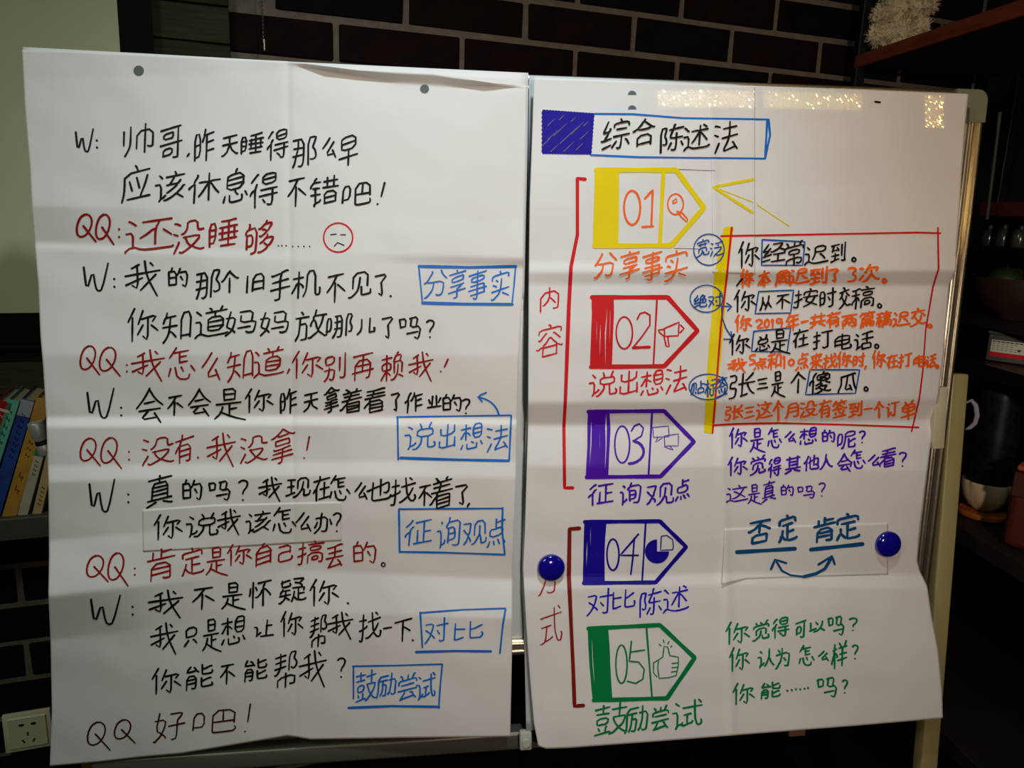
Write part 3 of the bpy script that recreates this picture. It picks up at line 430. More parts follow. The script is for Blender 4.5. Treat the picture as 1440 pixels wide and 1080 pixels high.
[[24,0,16,19,13,30],[13,30,15,31,15,93],[13,30,7,33,0,41,0,45],[90,73,93,79,92,85,88,90,85,92,53,92,43,90,40,83,40,11],[64,0,64,68],[74,61,78,64,84,63,87,60,88,54,88,22,81,22,49,35,43,36,37,41,28,43]],
[[93,92,89,93,83,89,69,75,56,53,50,33,46,30],[46,30,46,0],[46,30,43,32,34,58,25,74,10,89,5,93,0,93]],
[[0,39,6,41,11,39,31,28,41,19,48,17],[93,39,68,23,59,22],[18,93,81,93],[18,93,19,60,80,60,81,62,81,93],[93,0,6,0],[49,48,48,17,55,1]],
[[46,0,51,8,49,19],[33,44,81,45,78,77,74,90,67,93,52,93,45,88],[2,19,93,19],[34,19,33,44,27,64,20,76,8,89,3,92,0,92]],
[[74,0,84,8],[24,83,49,79,52,75],[0,20,90,20],[45,45,4,45],[90,70,93,76,91,88,87,93,83,93,78,91,71,84,62,58,58,20,57,0],[24,45,23,85,5,89,0,87]],
[[79,0,78,90,74,93,57,93,51,89],[93,0,0,0],[12,72,12,27,50,27,50,63,12,63]],
[[5,4,6,74],[47,27,34,7],[80,0,76,31,67,65],[37,63,15,73,6,74,0,80],[93,91,79,74,71,67,67,65,63,66,57,75,45,86,33,93,27,92]],
[[20,81,26,80,35,74,37,68],[20,81,19,35,0,35],[20,81,14,89,14,93],[12,3,24,14],[93,93,81,80,74,67,69,51,64,48],[64,48,65,0],[64,48,62,50,56,69,52,78,47,85,39,93]],
[[25,14,23,14,15,3],[67,64,58,52,55,49,51,48],[4,27,93,27,91,70,87,88,84,92,77,93,65,93,61,90],[0,91,4,91,13,84,24,73,31,64,39,46,42,27,43,0]],
[[85,0,85,2,79,14,78,21],[52,12,46,1,43,0],[52,12,50,21],[0,73,0,66,6,56,9,45,15,41],[16,36,24,40,29,49,28,54],[15,41,16,43,16,93],[36,67,93,67],[65,21,65,93],[87,44,44,44],[27,21,2,21],[91,21,40,21],[15,41,16,1]],
[[45,41,53,45,77,67],[45,41,42,42,39,50,32,58,22,66,16,69,14,69],[0,93,0,19,93,19,92,89,89,92,73,93,66,89],[45,41,46,0]],
[[6,42,11,43,22,35,31,25,35,24],[21,93,73,93],[84,43,63,26,58,26],[22,65,15,65,5,70,0,69],[42,0,46,1,49,11],[87,24,87,12,49,11,7,12,7,24],[22,65,24,67,70,67,78,64,89,69,93,68],[48,39,61,52,72,59,73,65,73,93],[48,39,44,40,34,52,24,60,22,65,21,93]]
]
GLY = dict(zip(dict.fromkeys(CHARS), GLYPHS))
HAND = {
 'W': '2,14 14,98 39,24 50,88 62,99 76,92 100,0', 'Q': '45,3 20,14 3,45 4,74 22,84 52,76 76,48 80,20 62,3 40,5;36,44 100,100',
 '?': '0,12 40,0 95,8 88,32 45,55 42,68;42,96 43,98', '!': '100,0 55,62;8,96 10,98', ':': '20,0 60,8;30,90 70,98', '·': '0,0 100,100', '，': '100,0 60,40 0,100',
 '。': '50,0 5,30 15,90 80,98 98,35 50,0', '0': '55,0 10,25 0,70 35,100 80,85 100,40 75,5 50,0', '1': '0,25 70,0 60,50 50,100', '2': '5,20 45,0 90,15 75,50 5,98 100,90',
 '3': '10,10 60,0 90,20 45,45 90,65 70,95 5,100', '5': '90,0 20,5 15,45 75,50 90,80 10,100', '9': '80,15 30,5 5,35 40,55 85,25 80,60 70,100',
 '你': '22,0 0,42;15,28 14,100;50,6 34,48;46,32 97,18 82,38;67,30 66,97 50,84;50,50 32,80;78,50 100,66',
 '我': '40,10 18,22;0,44 100,26;34,14 37,80 20,70;2,70 50,48;56,0 62,45 92,100;88,38 44,84;72,5 80,13',
 '不': '8,12 92,0;54,8 30,40 0,66;46,32 42,100;60,38 100,60', '是': '30,5 31,38;30,5 68,0 65,34;32,20 64,17;31,38 66,34;5,53 86,44;48,50 48,86;48,67 72,62;26,60 20,80 0,98;18,76 60,92 100,100',
 '的': '22,0 15,18;5,20 6,88;5,20 42,15 42,82;6,50 42,46;6,86 42,82;62,2 48,36;60,22 100,15 92,95 74,84;64,42 75,60',
 '吗': '0,15 5,50;0,15 30,10 27,45;4,49 28,44;48,10 86,0 77,45;55,15 50,49 100,40 88,100 70,90;35,76 86,66',
 '怎': '30,0 4,32;20,17 76,8;42,14 42,48;42,29 68,25;42,46 72,41;8,65 0,90;25,62 34,97 75,98 80,82;48,60 56,73;85,55 100,72',
 '么': '55,0 30,28 0,55;86,20 20,92 90,80;76,62 100,100', '了': '5,12 95,0 45,40;48,38 56,98 30,86',
 '会': '50,0 30,30 0,60;50,5 72,32 100,48;30,45 68,38;10,68 90,58;45,66 15,93 78,84;68,72 92,100'}
def glyph(c):
    if c in HAND: return [np.array([[float(z) for z in q.split(',')] for q in s.split(' ')]) for s in HAND[c].split(';')]
    S = [np.array(s, float).reshape(-1, 2) for s in GLY[c]]
    if c != '一':
        S = [np.stack([p[:, 0] + 0.04 * (50 - p[:, 1]), p[:, 1] - 0.21 * (p[:, 0] - 50)], -1) for p in S]
        A = np.vstack(S); lo = A.min(0); wd = np.maximum(A.max(0) - lo, 1); S = [(p - lo) / wd * 100 for p in S]
    else: S = [np.array([[0, 100.], [100, 0.]])]
    return S
TEXT = """L k 2.9
W106,181,131,214 :135,197,138,208 帅174,174,216,220 哥225,176,255,221 ，263,216,266,220 昨274,181,301,226 天312,190,334,220 睡339,187,370,216 得376,181,405,225 那412,191,445,236 么454,194,472,221 早477,189,503,232
L k 3.1
应171,234,211,285 该219,241,260,284 休266,244,309,285 息314,237,348,285 得352,241,390,293 不405,250,430,290 错437,247,476,290 吧482,256,521,288 !530,257,541,288
L r 3.2
Q107,300,135,340 Q134,300,160,344 :167,322,168,334 还176,307,244,356 没244,309,287,357 睡294,307,334,347 够346,310,384,357
L k 1.6
·391,345,392,346 ·396,345,397,346 ·402,345,403,346 ·411,346,412,347 ·419,346,420,347 ·427,346,428,347 ·435,346,436,347
L k 3.1
W117,370,152,410 :160,392,162,404 我176,367,225,416 的236,377,264,405 那276,379,309,421 个311,380,335,411 旧347,384,371,411 手381,380,407,422 机411,380,450,419 不460,385,485,425 见490,381,521,419 了527,385,546,417 ·549,416,550,417
L k 3.0
你180,434,222,480 知229,437,269,482 道274,430,320,476 妈317,436,360,472 妈366,437,406,472 放415,436,459,480 哪459,441,496,475 儿502,447,527,470 了537,445,555,477 吗562,445,592,477 ?600,450,611,475
L r 2.7
Q112,485,140,527 Q139,487,169,529 :178,513,179,523 我185,492,231,536 怎237,489,274,534 么284,496,309,534 知320,492,356,537 道357,487,399,531 ，404,519,407,525 你411,494,454,532 别456,496,486,536 再495,496,525,535 赖536,495,567,536 我575,495,609,536 !619,505,630,523
L k 3.0
W122,546,160,589 :170,573,171,585 会192,546,229,594 不236,556,257,584 会265,547,296,585 是302,546,345,590 你345,547,384,580 昨394,547,417,581 天427,552,447,579 拿456,545,477,580 着479,546,509,581 看512,545,542,580 了550,552,564,579 作570,552,594,581 业601,556,620,574 的622,555,649,580 ?651,561,661,582
L r 2.6
Q112,615,141,655 Q141,614,171,659 :181,635,182,647 没200,614,244,655 有246,612,272,651 ·278,643,279,644 我291,609,331,656 没338,612,376,652 拿382,604,414,652 !427,614,435,645
L k 3.0
W125,674,161,721 :180,695,181,707 真206,669,242,714 的256,675,284,705 吗294,676,324,704 ?336,675,349,704 我364,671,396,705 现402,671,436,699 在441,670,464,704 怎464,669,492,704 么499,679,516,702 也516,674,550,704 找550,672,584,711 不589,682,607,711 着605,670,636,715 了640,681,661,711 ，657,708,660,713
P k 2.9
你217,724,256,759 说262,721,306,755 我306,716,338,752 该346,719,380,750 怎384,714,416,750 么416,721,437,747 办442,722,466,750 ?469,721,480,748
L r 2.7
Q121,780,152,818 Q151,776,180,824 :189,799,190,809 肯207,772,246,817 定256,771,286,810 是290,769,320,809 你320,766,354,795 自360,764,381,796 己392,766,411,790 搞419,761,455,794 丢459,765,482,799 的496,762,529,794
L k 2
。536,791,542,797
L k 3.0
W127,837,169,879 :186,853,187,865 我209,830,257,869 不271,826,301,857 是312,819,345,857 怀351,816,381,855 疑392,812,430,849 你436,815,476,852 ·489,848,490,849
L k 2.8
我212,876,250,920 只259,881,277,909 是285,870,311,916 想312,865,344,907 让357,872,384,895 你395,860,426,895 帮436,864,459,910 我461,861,496,899 找505,861,535,902 一539,882,551,884 下556,870,579,902 ·580,900,581,901
L k 2.8
你214,940,254,976 能262,935,299,970 不310,934,330,962 能344,927,375,959 帮386,915,417,967 我421,915,459,966 ?475,925,486,953
L d 2.3
Q122,1014,155,1055 Q160,1011,190,1045 好216,1001,260,1044 吧272,997,331,1030 !344,990,352,1030
L b 2.5
分597,380,629,419 享631,380,655,419 事659,380,684,421 实691,381,716,422
L b 2.5
说570,594,612,632 出618,597,640,632 想648,594,678,632 法685,598,714,635
L b 2.5
征570,731,607,767 询615,727,648,771 观652,731,684,766 点685,730,710,770
L b 2.4
对597,869,630,905 比639,874,679,900
L b 2.5
鼓500,942,529,988 励530,947,557,981 尝560,946,586,985 试586,946,612,985
R k 3.0
综846,167,885,210 合891,167,921,206 陈929,174,961,215 述962,175,997,212 法1005,171,1037,216
R o 2.8
分836,355,867,391 享872,354,899,392 事904,354,931,394 实935,352,966,396
R t 2.0
宽979,337,997,362 泛999,339,1017,361
R t 2.2
绝976,414,994,432 对996,412,1015,432
R t 2.2
贴972,536,991,555 标992,533,1007,558 签1008,530,1023,558
R k 2.8
你1039,340,1068,377 经1073,341,1104,369 常1104,338,1130,374 迟1132,345,1164,373 到1168,340,1189,369 。1198,362,1204,368
R o 3.6
你1042,379,1060,404 本1067,381,1083,403 周1091,380,1111,401 迟1111,377,1137,401 到1139,375,1163,400 了1166,378,1182,397 31192,376,1206,396 次1209,372,1236,396 。1241,392,1247,398
R k 2.7
你1033,408,1063,439 从1069,416,1085,436 不1092,414,1111,434 按1117,406,1150,433 时1153,405,1175,431 交1180,405,1195,434 稿1198,403,1230,434 。1234,427,1240,433
R o 3.2
你1034,443,1057,466 21063,449,1073,462 01075,449,1082,461 11085,448,1088,461 91091,447,1102,461 年1106,442,1123,464 一1127,451,1137,453 共1139,440,1161,461 有1163,439,1182,461 两1185,442,1205,461 篇1210,438,1230,460 稿1233,438,1254,460 迟1256,438,1279,460 交1281,434,1302,459 。1305,456,1311,461
R k 2.8
你1026,470,1055,499 总1063,471,1083,493 是1084,463,1111,497 在1116,463,1137,489 打1144,465,1170,491 电1174,469,1197,491 话1202,466,1227,492 。1230,484,1236,490
R o 3.0
我1024,504,1050,524 51053,499,1063,513 点1060,504,1078,520 和1080,497,1099,519 11102,499,1104,518 01109,505,1117,514 点1120,497,1136,521 来1139,497,1156,520 找1158,497,1177,519 你1178,495,1198,517 时1200,497,1216,515 ，1216,515,1218,519 你1227,493,1246,518 在1248,499,1262,518 打1264,497,1282,517 电1285,499,1302,515 话1303,498,1316,517 。1316,513,1320,518
R k 2.8
张1025,524,1061,561 三1065,532,1079,547 是1085,522,1104,558 个1112,523,1133,552 傻1139,523,1168,554 瓜1179,525,1204,553 。1215,544,1221,550
R o 3.2
张1020,570,1045,591 三1047,572,1060,588 这1064,565,1085,590 个1087,563,1102,591 月1105,566,1123,588 没1126,564,1149,587 有1152,563,1169,588 签1171,563,1191,588 到1194,564,1212,587 一1216,574,1228,576 个1230,565,1243,587 订1247,565,1263,586 单1267,562,1288,590
R p 2.9
你1026,602,1051,630 是1055,602,1076,636 怎1080,602,1099,630 么1104,607,1119,622 想1125,601,1148,625 的1156,605,1174,623 呢1178,606,1203,631 ?1209,606,1217,623
R p 2.9
你1024,643,1051,669 觉1055,640,1076,668 得1081,643,1098,671 其1104,641,1126,666 他1131,640,1151,662 人1153,639,1170,660 会1178,638,1197,663 怎1196,633,1217,659 么1221,640,1238,656 看1238,630,1260,657 ?1265,636,1275,656
R p 2.4
这1022,683,1051,707 是1052,681,1071,709 真1072,677,1090,707 的1098,682,1116,698 吗1122,683,1146,701 ?1152,679,1161,698
R r2 2.8
说829,522,867,557 出872,521,896,555 想902,520,932,556 法937,515,966,554
R r2 2.4
内760,404,786,439
R r2 2.4
容755,457,791,502
R d2 2.0
方757,797,785,838
R d2 2.0
式760,852,790,907
R p 3.0
征828,680,862,710 询872,679,901,710 观910,679,947,710 点950,674,969,705
R i 2.6
对826,828,860,866 比862,830,893,856 陈900,828,930,868 述933,824,968,862
R g 3.0
鼓836,988,882,1035 励879,992,911,1032 尝917,992,940,1027 试946,983,987,1026
R g 2.8
你1021,875,1054,906 觉1059,872,1081,901 得1086,868,1109,897 可1119,873,1133,896 以1139,873,1159,889 吗1165,866,1187,894 ?1195,869,1206,887
R g 2.8
你1026,911,1054,944 认1066,913,1088,939 为1091,912,1110,940 怎1124,908,1145,936 么1151,916,1165,929 样1170,901,1191,940 ?1199,907,1207,927
R g 2.8
你1031,961,1061,991 能1071,960,1097,983 ·1107,971,1108,972 ·1113,970,1114,971 ·1119,969,1120,970 ·1125,969,1126,970 ·1131,968,1132,969 ·1136,967,1137,968 吗1150,952,1177,981 ?1185,956,1192,975
S c 4.0
否1053,731,1083,764 定1096,725,1120,763
S c 4.0
肯1145,728,1175,763 定1177,723,1209,760"""
INKNAME = dict(k='black', r='dark red', r2='bright red', o='orange', b='blue', t='blue', p='violet', i='ultramarine', g='green', c='petrol blue', y='yellow', d='brownish black', d2='crimson', br='brown red')
def write(tokens, ink, wd, hf, lift, parent):
    I = Ink(hf, lift)
    for tk in tokens:
        c = tk[0]; x0, y0, x1, y1 = map(float, tk[1:].split(','))
        for st in glyph(c):
            q = np.stack([x0 + st[:, 0] / 100 * (x1 - x0), y0 + st[:, 1] / 100 * (y1 - y0)], -1)
            if len(q) > 1 and ord(c) > 0x3000 and c not in HAND: q = q + rng.normal(0, 0.35, q.shape)
            I.stroke(q, wd, 1)
    return I.build('handwritten_line', ink, parent, '%s handwriting' % INKNAME[ink])

def S(text): return [np.array([[float(z) for z in q.split(',')] for q in s.split(' ')]) for s in text.split(';')]
def drawn(name, text, ink, wd, hf, lift, parent, label=None, soft=0, taper=0.1):
    I = Ink(hf, lift)
    for p in S(text): I.stroke(p, wd, soft, taper)
    return I.build(name, ink, parent, label)
def hatch(I, quad, wd, gap, vertical=True, jit=1.0, taper=0.0):      # marker strokes side by side inside a quadrilateral
    a, b, c, d = [np.array(q, float) for q in quad]              # tl, tr, br, bl
    if vertical: n = int(np.hypot(*(b - a)) / gap); L0, L1, M0, M1 = a, b, d, c
    else: n = int(np.hypot(*(d - a)) / gap); L0, L1, M0, M1 = a, d, b, c
    for k in range(n + 1):
        t = (k + .5) / (n + 1); p = L0 + (L1 - L0) * t; q = M0 + (M1 - M0) * t; mid = (p + q) / 2 + rng.normal(0, 0.5 * jit, 2)
        I.stroke([p, (p + mid) / 2 + rng.normal(0, .3 * jit, 2), mid, (q + mid) / 2, q], wd, 0, taper)

# ================================================================== SETTING
def rock(name, rgb, **k): return mat(name, rgb, **k)
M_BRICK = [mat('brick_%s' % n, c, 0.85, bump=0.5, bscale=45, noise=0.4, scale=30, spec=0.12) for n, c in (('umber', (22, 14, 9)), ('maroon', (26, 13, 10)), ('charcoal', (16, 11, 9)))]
M_MORTAR = mat('mortar', (116, 108, 98), 0.9, bump=0.7, bscale=90, noise=0.25, scale=60)
M_DARK = mat('dark_painted_wall', (34, 28, 26), 0.85, noise=0.2, scale=6)
M_FLOOR = mat('dark_wood_floor', (46, 30, 24), 0.5, noise=0.4, scale=8, stretch=(1, 12, 1))
M_CEIL = mat('charcoal_ceiling', (50, 48, 46), 0.9)
def slab(name, c, d, m):
    return tag(MB().box(c, d).build(name, m), kind='structure')
RX = 1.42; LX = -1.9; FY = -2.3
slab('floor', ((LX + RX) / 2, 0.0, -0.02), (RX - LX + .1, 5.2, 0.04), M_FLOOR)
slab('ceiling', ((LX + RX) / 2, 0.0, 2.82), (RX - LX + .1, 5.2, 0.04), M_CEIL)
slab('wall_right', (RX + 0.03, 0.0, 1.4), (0.06, 5.2, 2.8), M_DARK)
slab('wall_left', (LX - 0.03, 0.0, 1.4), (0.06, 5.2, 2.8), M_DARK)
slab('wall_front', ((LX + RX) / 2, FY - 0.03, 1.4), (RX - LX, 0.06, 2.8), M_DARK)
# brick wall behind the board: mortar bed plus one object per brick that shows
ZB = 1.45 + 0.325; BL, BH, MJ = 0.238, 0.0762, 0.011
a_lo = -2.35; a_hi = 1.55
wb = MB(); wb.box(((a_lo + a_hi) / 2, 0, 0), (a_hi - a_lo, 2.8, 0.05))
wall = wb.build('wall_back', M_MORTAR); wall.matrix_world = WALL.mat(0, 1.4 - WALL.p[2], -0.0205); tag(wall, 'dark brown brick wall with pale grey mortar behind the whiteboard', kind='structure')
bpy.context.view_layer.update()
def to_px(p):
    q = R.T @ (np.asarray(p) - CAM); return 720 + F * q[0] / -q[2], 540 - F * q[1] / -q[2], -q[2]
def brick_mesh(wd, seed):
    b = MB(); b.box((0, 0, 0), (wd, BH - MJ, 0.024), 0.0025)
    r = random.Random(seed)
    bmm = b.bm
    for v in bmm.verts:
        if v.co.z > 0: v.co += Vector((r.uniform(-1, 1) * .0011, r.uniform(-1, 1) * .0011, r.uniform(-1, 1) * .0012))
    bmesh.ops.recalc_face_normals(bmm, faces=bmm.faces)
    me = bpy.data.meshes.new('brick'); bmm.to_mesh(me); bmm.free(); return me
bmeshes = []
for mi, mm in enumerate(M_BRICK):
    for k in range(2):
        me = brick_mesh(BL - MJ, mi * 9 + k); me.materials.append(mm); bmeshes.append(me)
rest = [MB() for _ in M_BRICK]; nb = 0
Wp = WALL.p
for row in range(-23, 14):
    z0 = ZB + row * BH; zc = z0 + BH / 2
    if zc < 0.04 or zc > 2.74: continue
    off = 0.221 if row % 2 == 0 else 0.330
    for k in range(-12, 8):
        ac = off + k * BL + BL / 2
        if ac - BL / 2 < a_lo or ac + BL / 2 > a_hi: continue
        pos = WALL.at(ac, zc - Wp[2], 0)
        x, y, zz = to_px(pos)
        if ac < -0.02 - 0.12 and zc > 1.45 - 0.60: 
            if not (x > 290 and y < 150): continue      # wooden boards cover this part of the wall
        seen = (-160 < x < 1560 and (-120 < y < 160)) or (-160 < x < 150 and 700 < y < 1200) or (1240 < x < 1560 and y < 1200) or (y > 985 and y < 1240 and -100 < x < 1500)
        if seen and nb < 290:
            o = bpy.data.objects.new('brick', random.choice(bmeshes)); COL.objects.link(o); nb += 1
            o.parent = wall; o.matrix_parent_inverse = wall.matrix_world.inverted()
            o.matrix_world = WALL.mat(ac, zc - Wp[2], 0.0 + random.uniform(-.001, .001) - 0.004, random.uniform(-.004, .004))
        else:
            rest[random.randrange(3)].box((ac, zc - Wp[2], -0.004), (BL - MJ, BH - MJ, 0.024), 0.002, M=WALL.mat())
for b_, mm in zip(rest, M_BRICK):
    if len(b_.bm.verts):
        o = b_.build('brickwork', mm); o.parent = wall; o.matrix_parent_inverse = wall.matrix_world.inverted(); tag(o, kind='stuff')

# wooden boards on the wall behind the screen
M_PLANK = [mat('plank_%s' % n, c, 0.7, noise=0.35, scale=14, stretch=(1, 14, 1), bump=0.25, bscale=40, spec=0.15) for n, c in (('olive', (58, 60, 40)), ('grey', (50, 53, 35)))]
pan = empty('wood_panelling', 'grey brown horizontal boards fixed to the wall beside the projection screen', 'wall panel', M=WALL.mat(0, 0, 0.014))
pa1 = WALL.ab(321, 0)[0]; pz_top = 2.7 - Wp[2]; 
z1 = WALL.ab(270, 8)[1]; z2 = WALL.ab(270, 61)[1]; PH = z1 - z2
zz = z1 - 17 * PH
while zz < pz_top - PH:
    zc = zz + PH / 2
    if zc + Wp[2] > 1.45 - 0.545:
        pw = pa1 - (-2.2)
        o = MB().box((0, 0, 0), (pw, PH - 0.003, 0.014), 0.0012).build('plank', random.choice(M_PLANK)); o.parent = pan
        o.location = ((pa1 - 2.2) / 2, zc, random.uniform(-.0006, .0006))
    zz += PH
# projection screen
M_SCREEN = mat('matte_screen_fabric', (190, 196, 160), 0.9, noise=0.02, scale=4); M_BLACK = mat('black_masking', (9, 9, 10), 0.7, spec=0.1)
SH = 0.035
sr = WALL.ab(167, 40, SH)[0]; br = WALL.ab(215, 40, SH)[0]; sb = WALL.ab(20, 440, SH)[1]; bb = WALL.ab(20, 490, SH)[1]
scr = empty('projection_screen', 'pale projection screen with wide black border hanging at upper left', 'projection screen', M=WALL.mat(0, 0, SH))
sx0 = -2.0; st_ = 2.55 - Wp[2]
o = MB().box(((sx0 + sr) / 2, (sb + st_) / 2, 0), (sr - sx0, st_ - sb, 0.002)).build('screen_surface', M_SCREEN, scr)
o = MB().box(((sr + br) / 2, (bb + st_) / 2, 0), (br - sr, st_ - bb, 0.003)).box(((sx0 + sr) / 2, (bb + sb) / 2, 0), (sr - sx0, sb - bb, 0.003)).build('black_border', M_BLACK, scr)
o = MB().cyl(((sx0 + br) / 2, bb, 0), 0.008, br - sx0, 16, axis='X').build('bottom_bar', M_BLACK, scr)
o = MB().box(((sx0 + br) / 2, st_ + .03, 0.005), (br - sx0 + .04, 0.07, 0.06), 0.01).build('roller_housing', M_BLACK, scr)
# beaded pull cord
pc = WALL.hit(370, 56, 0.05); pcw = empty('pull_chain', 'thin beaded metal chain hanging in front of the bricks', 'chain', pc)
M_STEEL = mat('bright_steel', (215, 215, 210), 0.25, 1.0); cb = MB()
for k in range(190): cb.cyl((0.0008 * math.sin(k * .35) - 0.0 * k, 0, 0.006 * k), 0.0014, 0.0042, 6)
cb.build('beads', M_STEEL, pcw); MB().cyl((0.002, 0, -0.008), 0.0022, 0.018, 12, bev=.0006).build('chain_weight', M_STEEL, pcw, True)

# wall shelf with books, lower left
M_SHELF = mat('grey_painted_shelf', (82, 80, 72), 0.6, noise=0.2, scale=10)
HS = 0.125
sz = WALL.ab(30, 726, HS)[1]; sz2 = WALL.ab(30, 757, HS)[1]
sa1 = WALL.ab(230, 740, HS)[0]; sa0 = sa1 - 0.95
shelf = empty('wall_shelf', 'grey shelf board carrying a leaning row of books, lower left', 'shelf', M=WALL.mat(0, 0, 0))
MB().box(((sa0 + sa1) / 2, (sz + sz2) / 2, 0.0105 + HS / 2), (sa1 - sa0, sz - sz2, HS - 0.005), 0.002).build('shelf_board', M_SHELF, shelf)
for a in (sa0 + .1, sa1 - .1):
    MB().box((a, sz2 - 0.03, 0.055), (0.02, 0.06, 0.08), 0.002).build('bracket', M_SHELF, shelf)
M_PAGES = mat('book_pages', (190, 180, 150), 0.9, noise=0.2, scale=80, stretch=(30, 1, 1))
def book(label, base_px, tilt, hgt, thk, col, col2=None, band=None, lift=0.0, marks=None, wear=0.3):
    a = WALL.ab(base_px, 724, HS - 0.004)[0]
    e = empty('book', label, 'book', M=WALL.mat(a, sz + 0.0006, 0, -math.radians(tilt)))
    e['group'] = 'leaning books on the shelf'
    dep = HS - 0.02; d0 = 0.014; m_ = mat('cover', col, 0.45, noise=wear, scale=25, rgb2=col2)
    # local: x across the spine, y up the spine, z towards viewer; stands on its corner
    b = MB(); b.box((thk / 2 - thk / 2 + .0008, hgt / 2, d0 + dep / 2), (0.0016, hgt, dep), .0004).box((thk - .0008, hgt / 2, d0 + dep / 2), (0.0016, hgt, dep), .0004).box((thk / 2, hgt / 2, d0 + dep - .001), (thk, hgt, 0.0022), .0007)
    cov = b.build('cover', m_, e)
    MB().box((thk / 2, hgt / 2, d0 + dep / 2 - .0012), (thk - .0034, hgt - .006, dep - .004)).build('pages', M_PAGES, e)
    if band: MB().box((thk / 2, hgt * band[1], d0 + dep + .0003), (thk * .98, hgt * band[2], 0.0006)).build('spine_band', mat('spine_band', band[0], 0.5), e)
    if marks:
        mk = MB(); r = random.Random(len(label))
        for y0, y1, n in marks[1:]:
            for k in range(n):
                yy = y0 + (y1 - y0) * (k + .5) / n; s_ = (y1 - y0) / n * hgt
                cx = thk * .5
                mk.box((cx, yy * hgt, d0 + dep + .0004), (thk * .34, s_ * .09, .0004)).box((cx - thk * .12, yy * hgt + s_ * .2, d0 + dep + .0004), (thk * .07, s_ * .34, .0004)).box((cx + thk * .1, yy * hgt - s_ * .15, d0 + dep + .0004), (thk * .06, s_ * .3, .0004))
        mk.build('spine_lettering', mat('lettering', marks[0], 0.5), cov)
    return e
T_ = 19
book('red book at the left end of the leaning row', -62, T_ + 2, 0.213, 0.021, (176, 24, 22), band=((232, 200, 190), .93, .02), marks=((230, 190, 180), (.86, .91, 1)))
book('teal book leaning between the red and the deep blue book', -44, T_ + 1, 0.212, 0.0165, (96, 190, 186), (110, 200, 170), marks=((24, 60, 80), (.5, .94, 7)))
book('deep blue book with dark lettering leaning third from the left', -21, T_, 0.2110, 0.0190, (44, 84, 178), (34, 60, 140), band=((160, 170, 182), .93, .13), marks=((12, 20, 70), (.5, .9, 8)))
book('thick ochre yellow book with worn spine in the leaning row', 2, T_ - 0.5, 0.211, 0.0205, (206, 160, 60), (178, 138, 62), marks=((122, 84, 30), (.18, .4, 2), (.5, .66, 3)))
book('cream book with green band at the top of its spine', 24, T_ - 1.5, 0.129, 0.0145, (198, 198, 180), (176, 178, 158), band=((20, 140, 80), .915, .17), marks=((70, 80, 70), (.55, .78, 4)))
book('short pale tan book at the right end of the leaning row', 45, T_ - 3, 0.122, 0.0135, (206, 182, 130), (190, 170, 120), marks=((70, 40, 24), (.12, .42, 5)))
# shiny steel torch head lying on the books
q = WALL.hit(57, 614, 0.155)
tor = empty('steel_torch', 'shiny steel torch head lying on top of the cream book', 'torch', M=Matrix.Translation(Vector(q)) @ WALL.mat().to_3x3().to_4x4() @ Matrix.Rotation(math.radians(12), 4, 'Z'))
MB().lathe([(0.001, -.030), (0.0105, -.030), (0.0112, -.028), (0.0112, -.014), (0.0100, -.012), (0.0100, -.004), (0.0125, .002), (0.0125, .022), (0.0112, .025), (0.001, .025)], 40, M=Matrix.Rotation(-math.pi / 2, 4, 'X')).build('body', mat('chrome', (205, 208, 210), 0.42, 0.55), tor, True)
MB().lathe([(0.001, -.013), (0.0106, -.013), (0.0106, -.005), (0.001, -.005)], 40, M=Matrix.Rotation(-math.pi / 2, 4, 'X')).build('grip_ring', mat('black_rubber', (14, 14, 14), 0.6), tor, True)

# wall socket, bottom left
HSO = 0.012
sq = [WALL.ab(x, y, HSO) for x, y in ((3, 1000), (69, 990), (72, 1054), (8, 1063))]
sca = (sq[0][0] + sq[1][0]) / 2 + .000; sczz = (sq[0][1] + sq[2][1] + sq[1][1] + sq[3][1]) / 4; sw = 0.080
soc = empty('wall_socket', 'cream five-hole power socket on the brick wall, bottom left', 'power socket', M=WALL.mat(sca, sczz, 0.008))
M_CREAM = mat('cream_plastic', (236, 236, 200), 0.35); M_HOLE = mat('socket_hole', (8, 8, 8), 0.8)
MB().box((0, 0, 0.004), (sw, 0.080, 0.009), 0.0022, seg=2).build('face_plate', M_CREAM, soc, True)
sins = MB().box((0, 0, 0.0095), (sw * .8, 0.064, 0.0024), 0.0008).build('socket_insert', M_CREAM, soc)
hb = MB()
for x, y, r_, a_ in ((-.009, .017, 0, .008), (.011, .017, 0, .008)): hb.box((x, y, .0108), (.0085, .0038, .0012)).cyl((x, y, .0108), .0027, .0012, 14)
for x, y, r_ in ((.0, -.003, 0), (-.008, -.018, 28), (.009, -.018, -28)):
    hb.box((0, 0, 0), (.0024, .0078, .0012), M=Matrix.Translation((x, y, .0108)) @ Matrix.Rotation(math.radians(r_), 4, 'Z'))
hb.build('plug_slots', M_HOLE, sins)

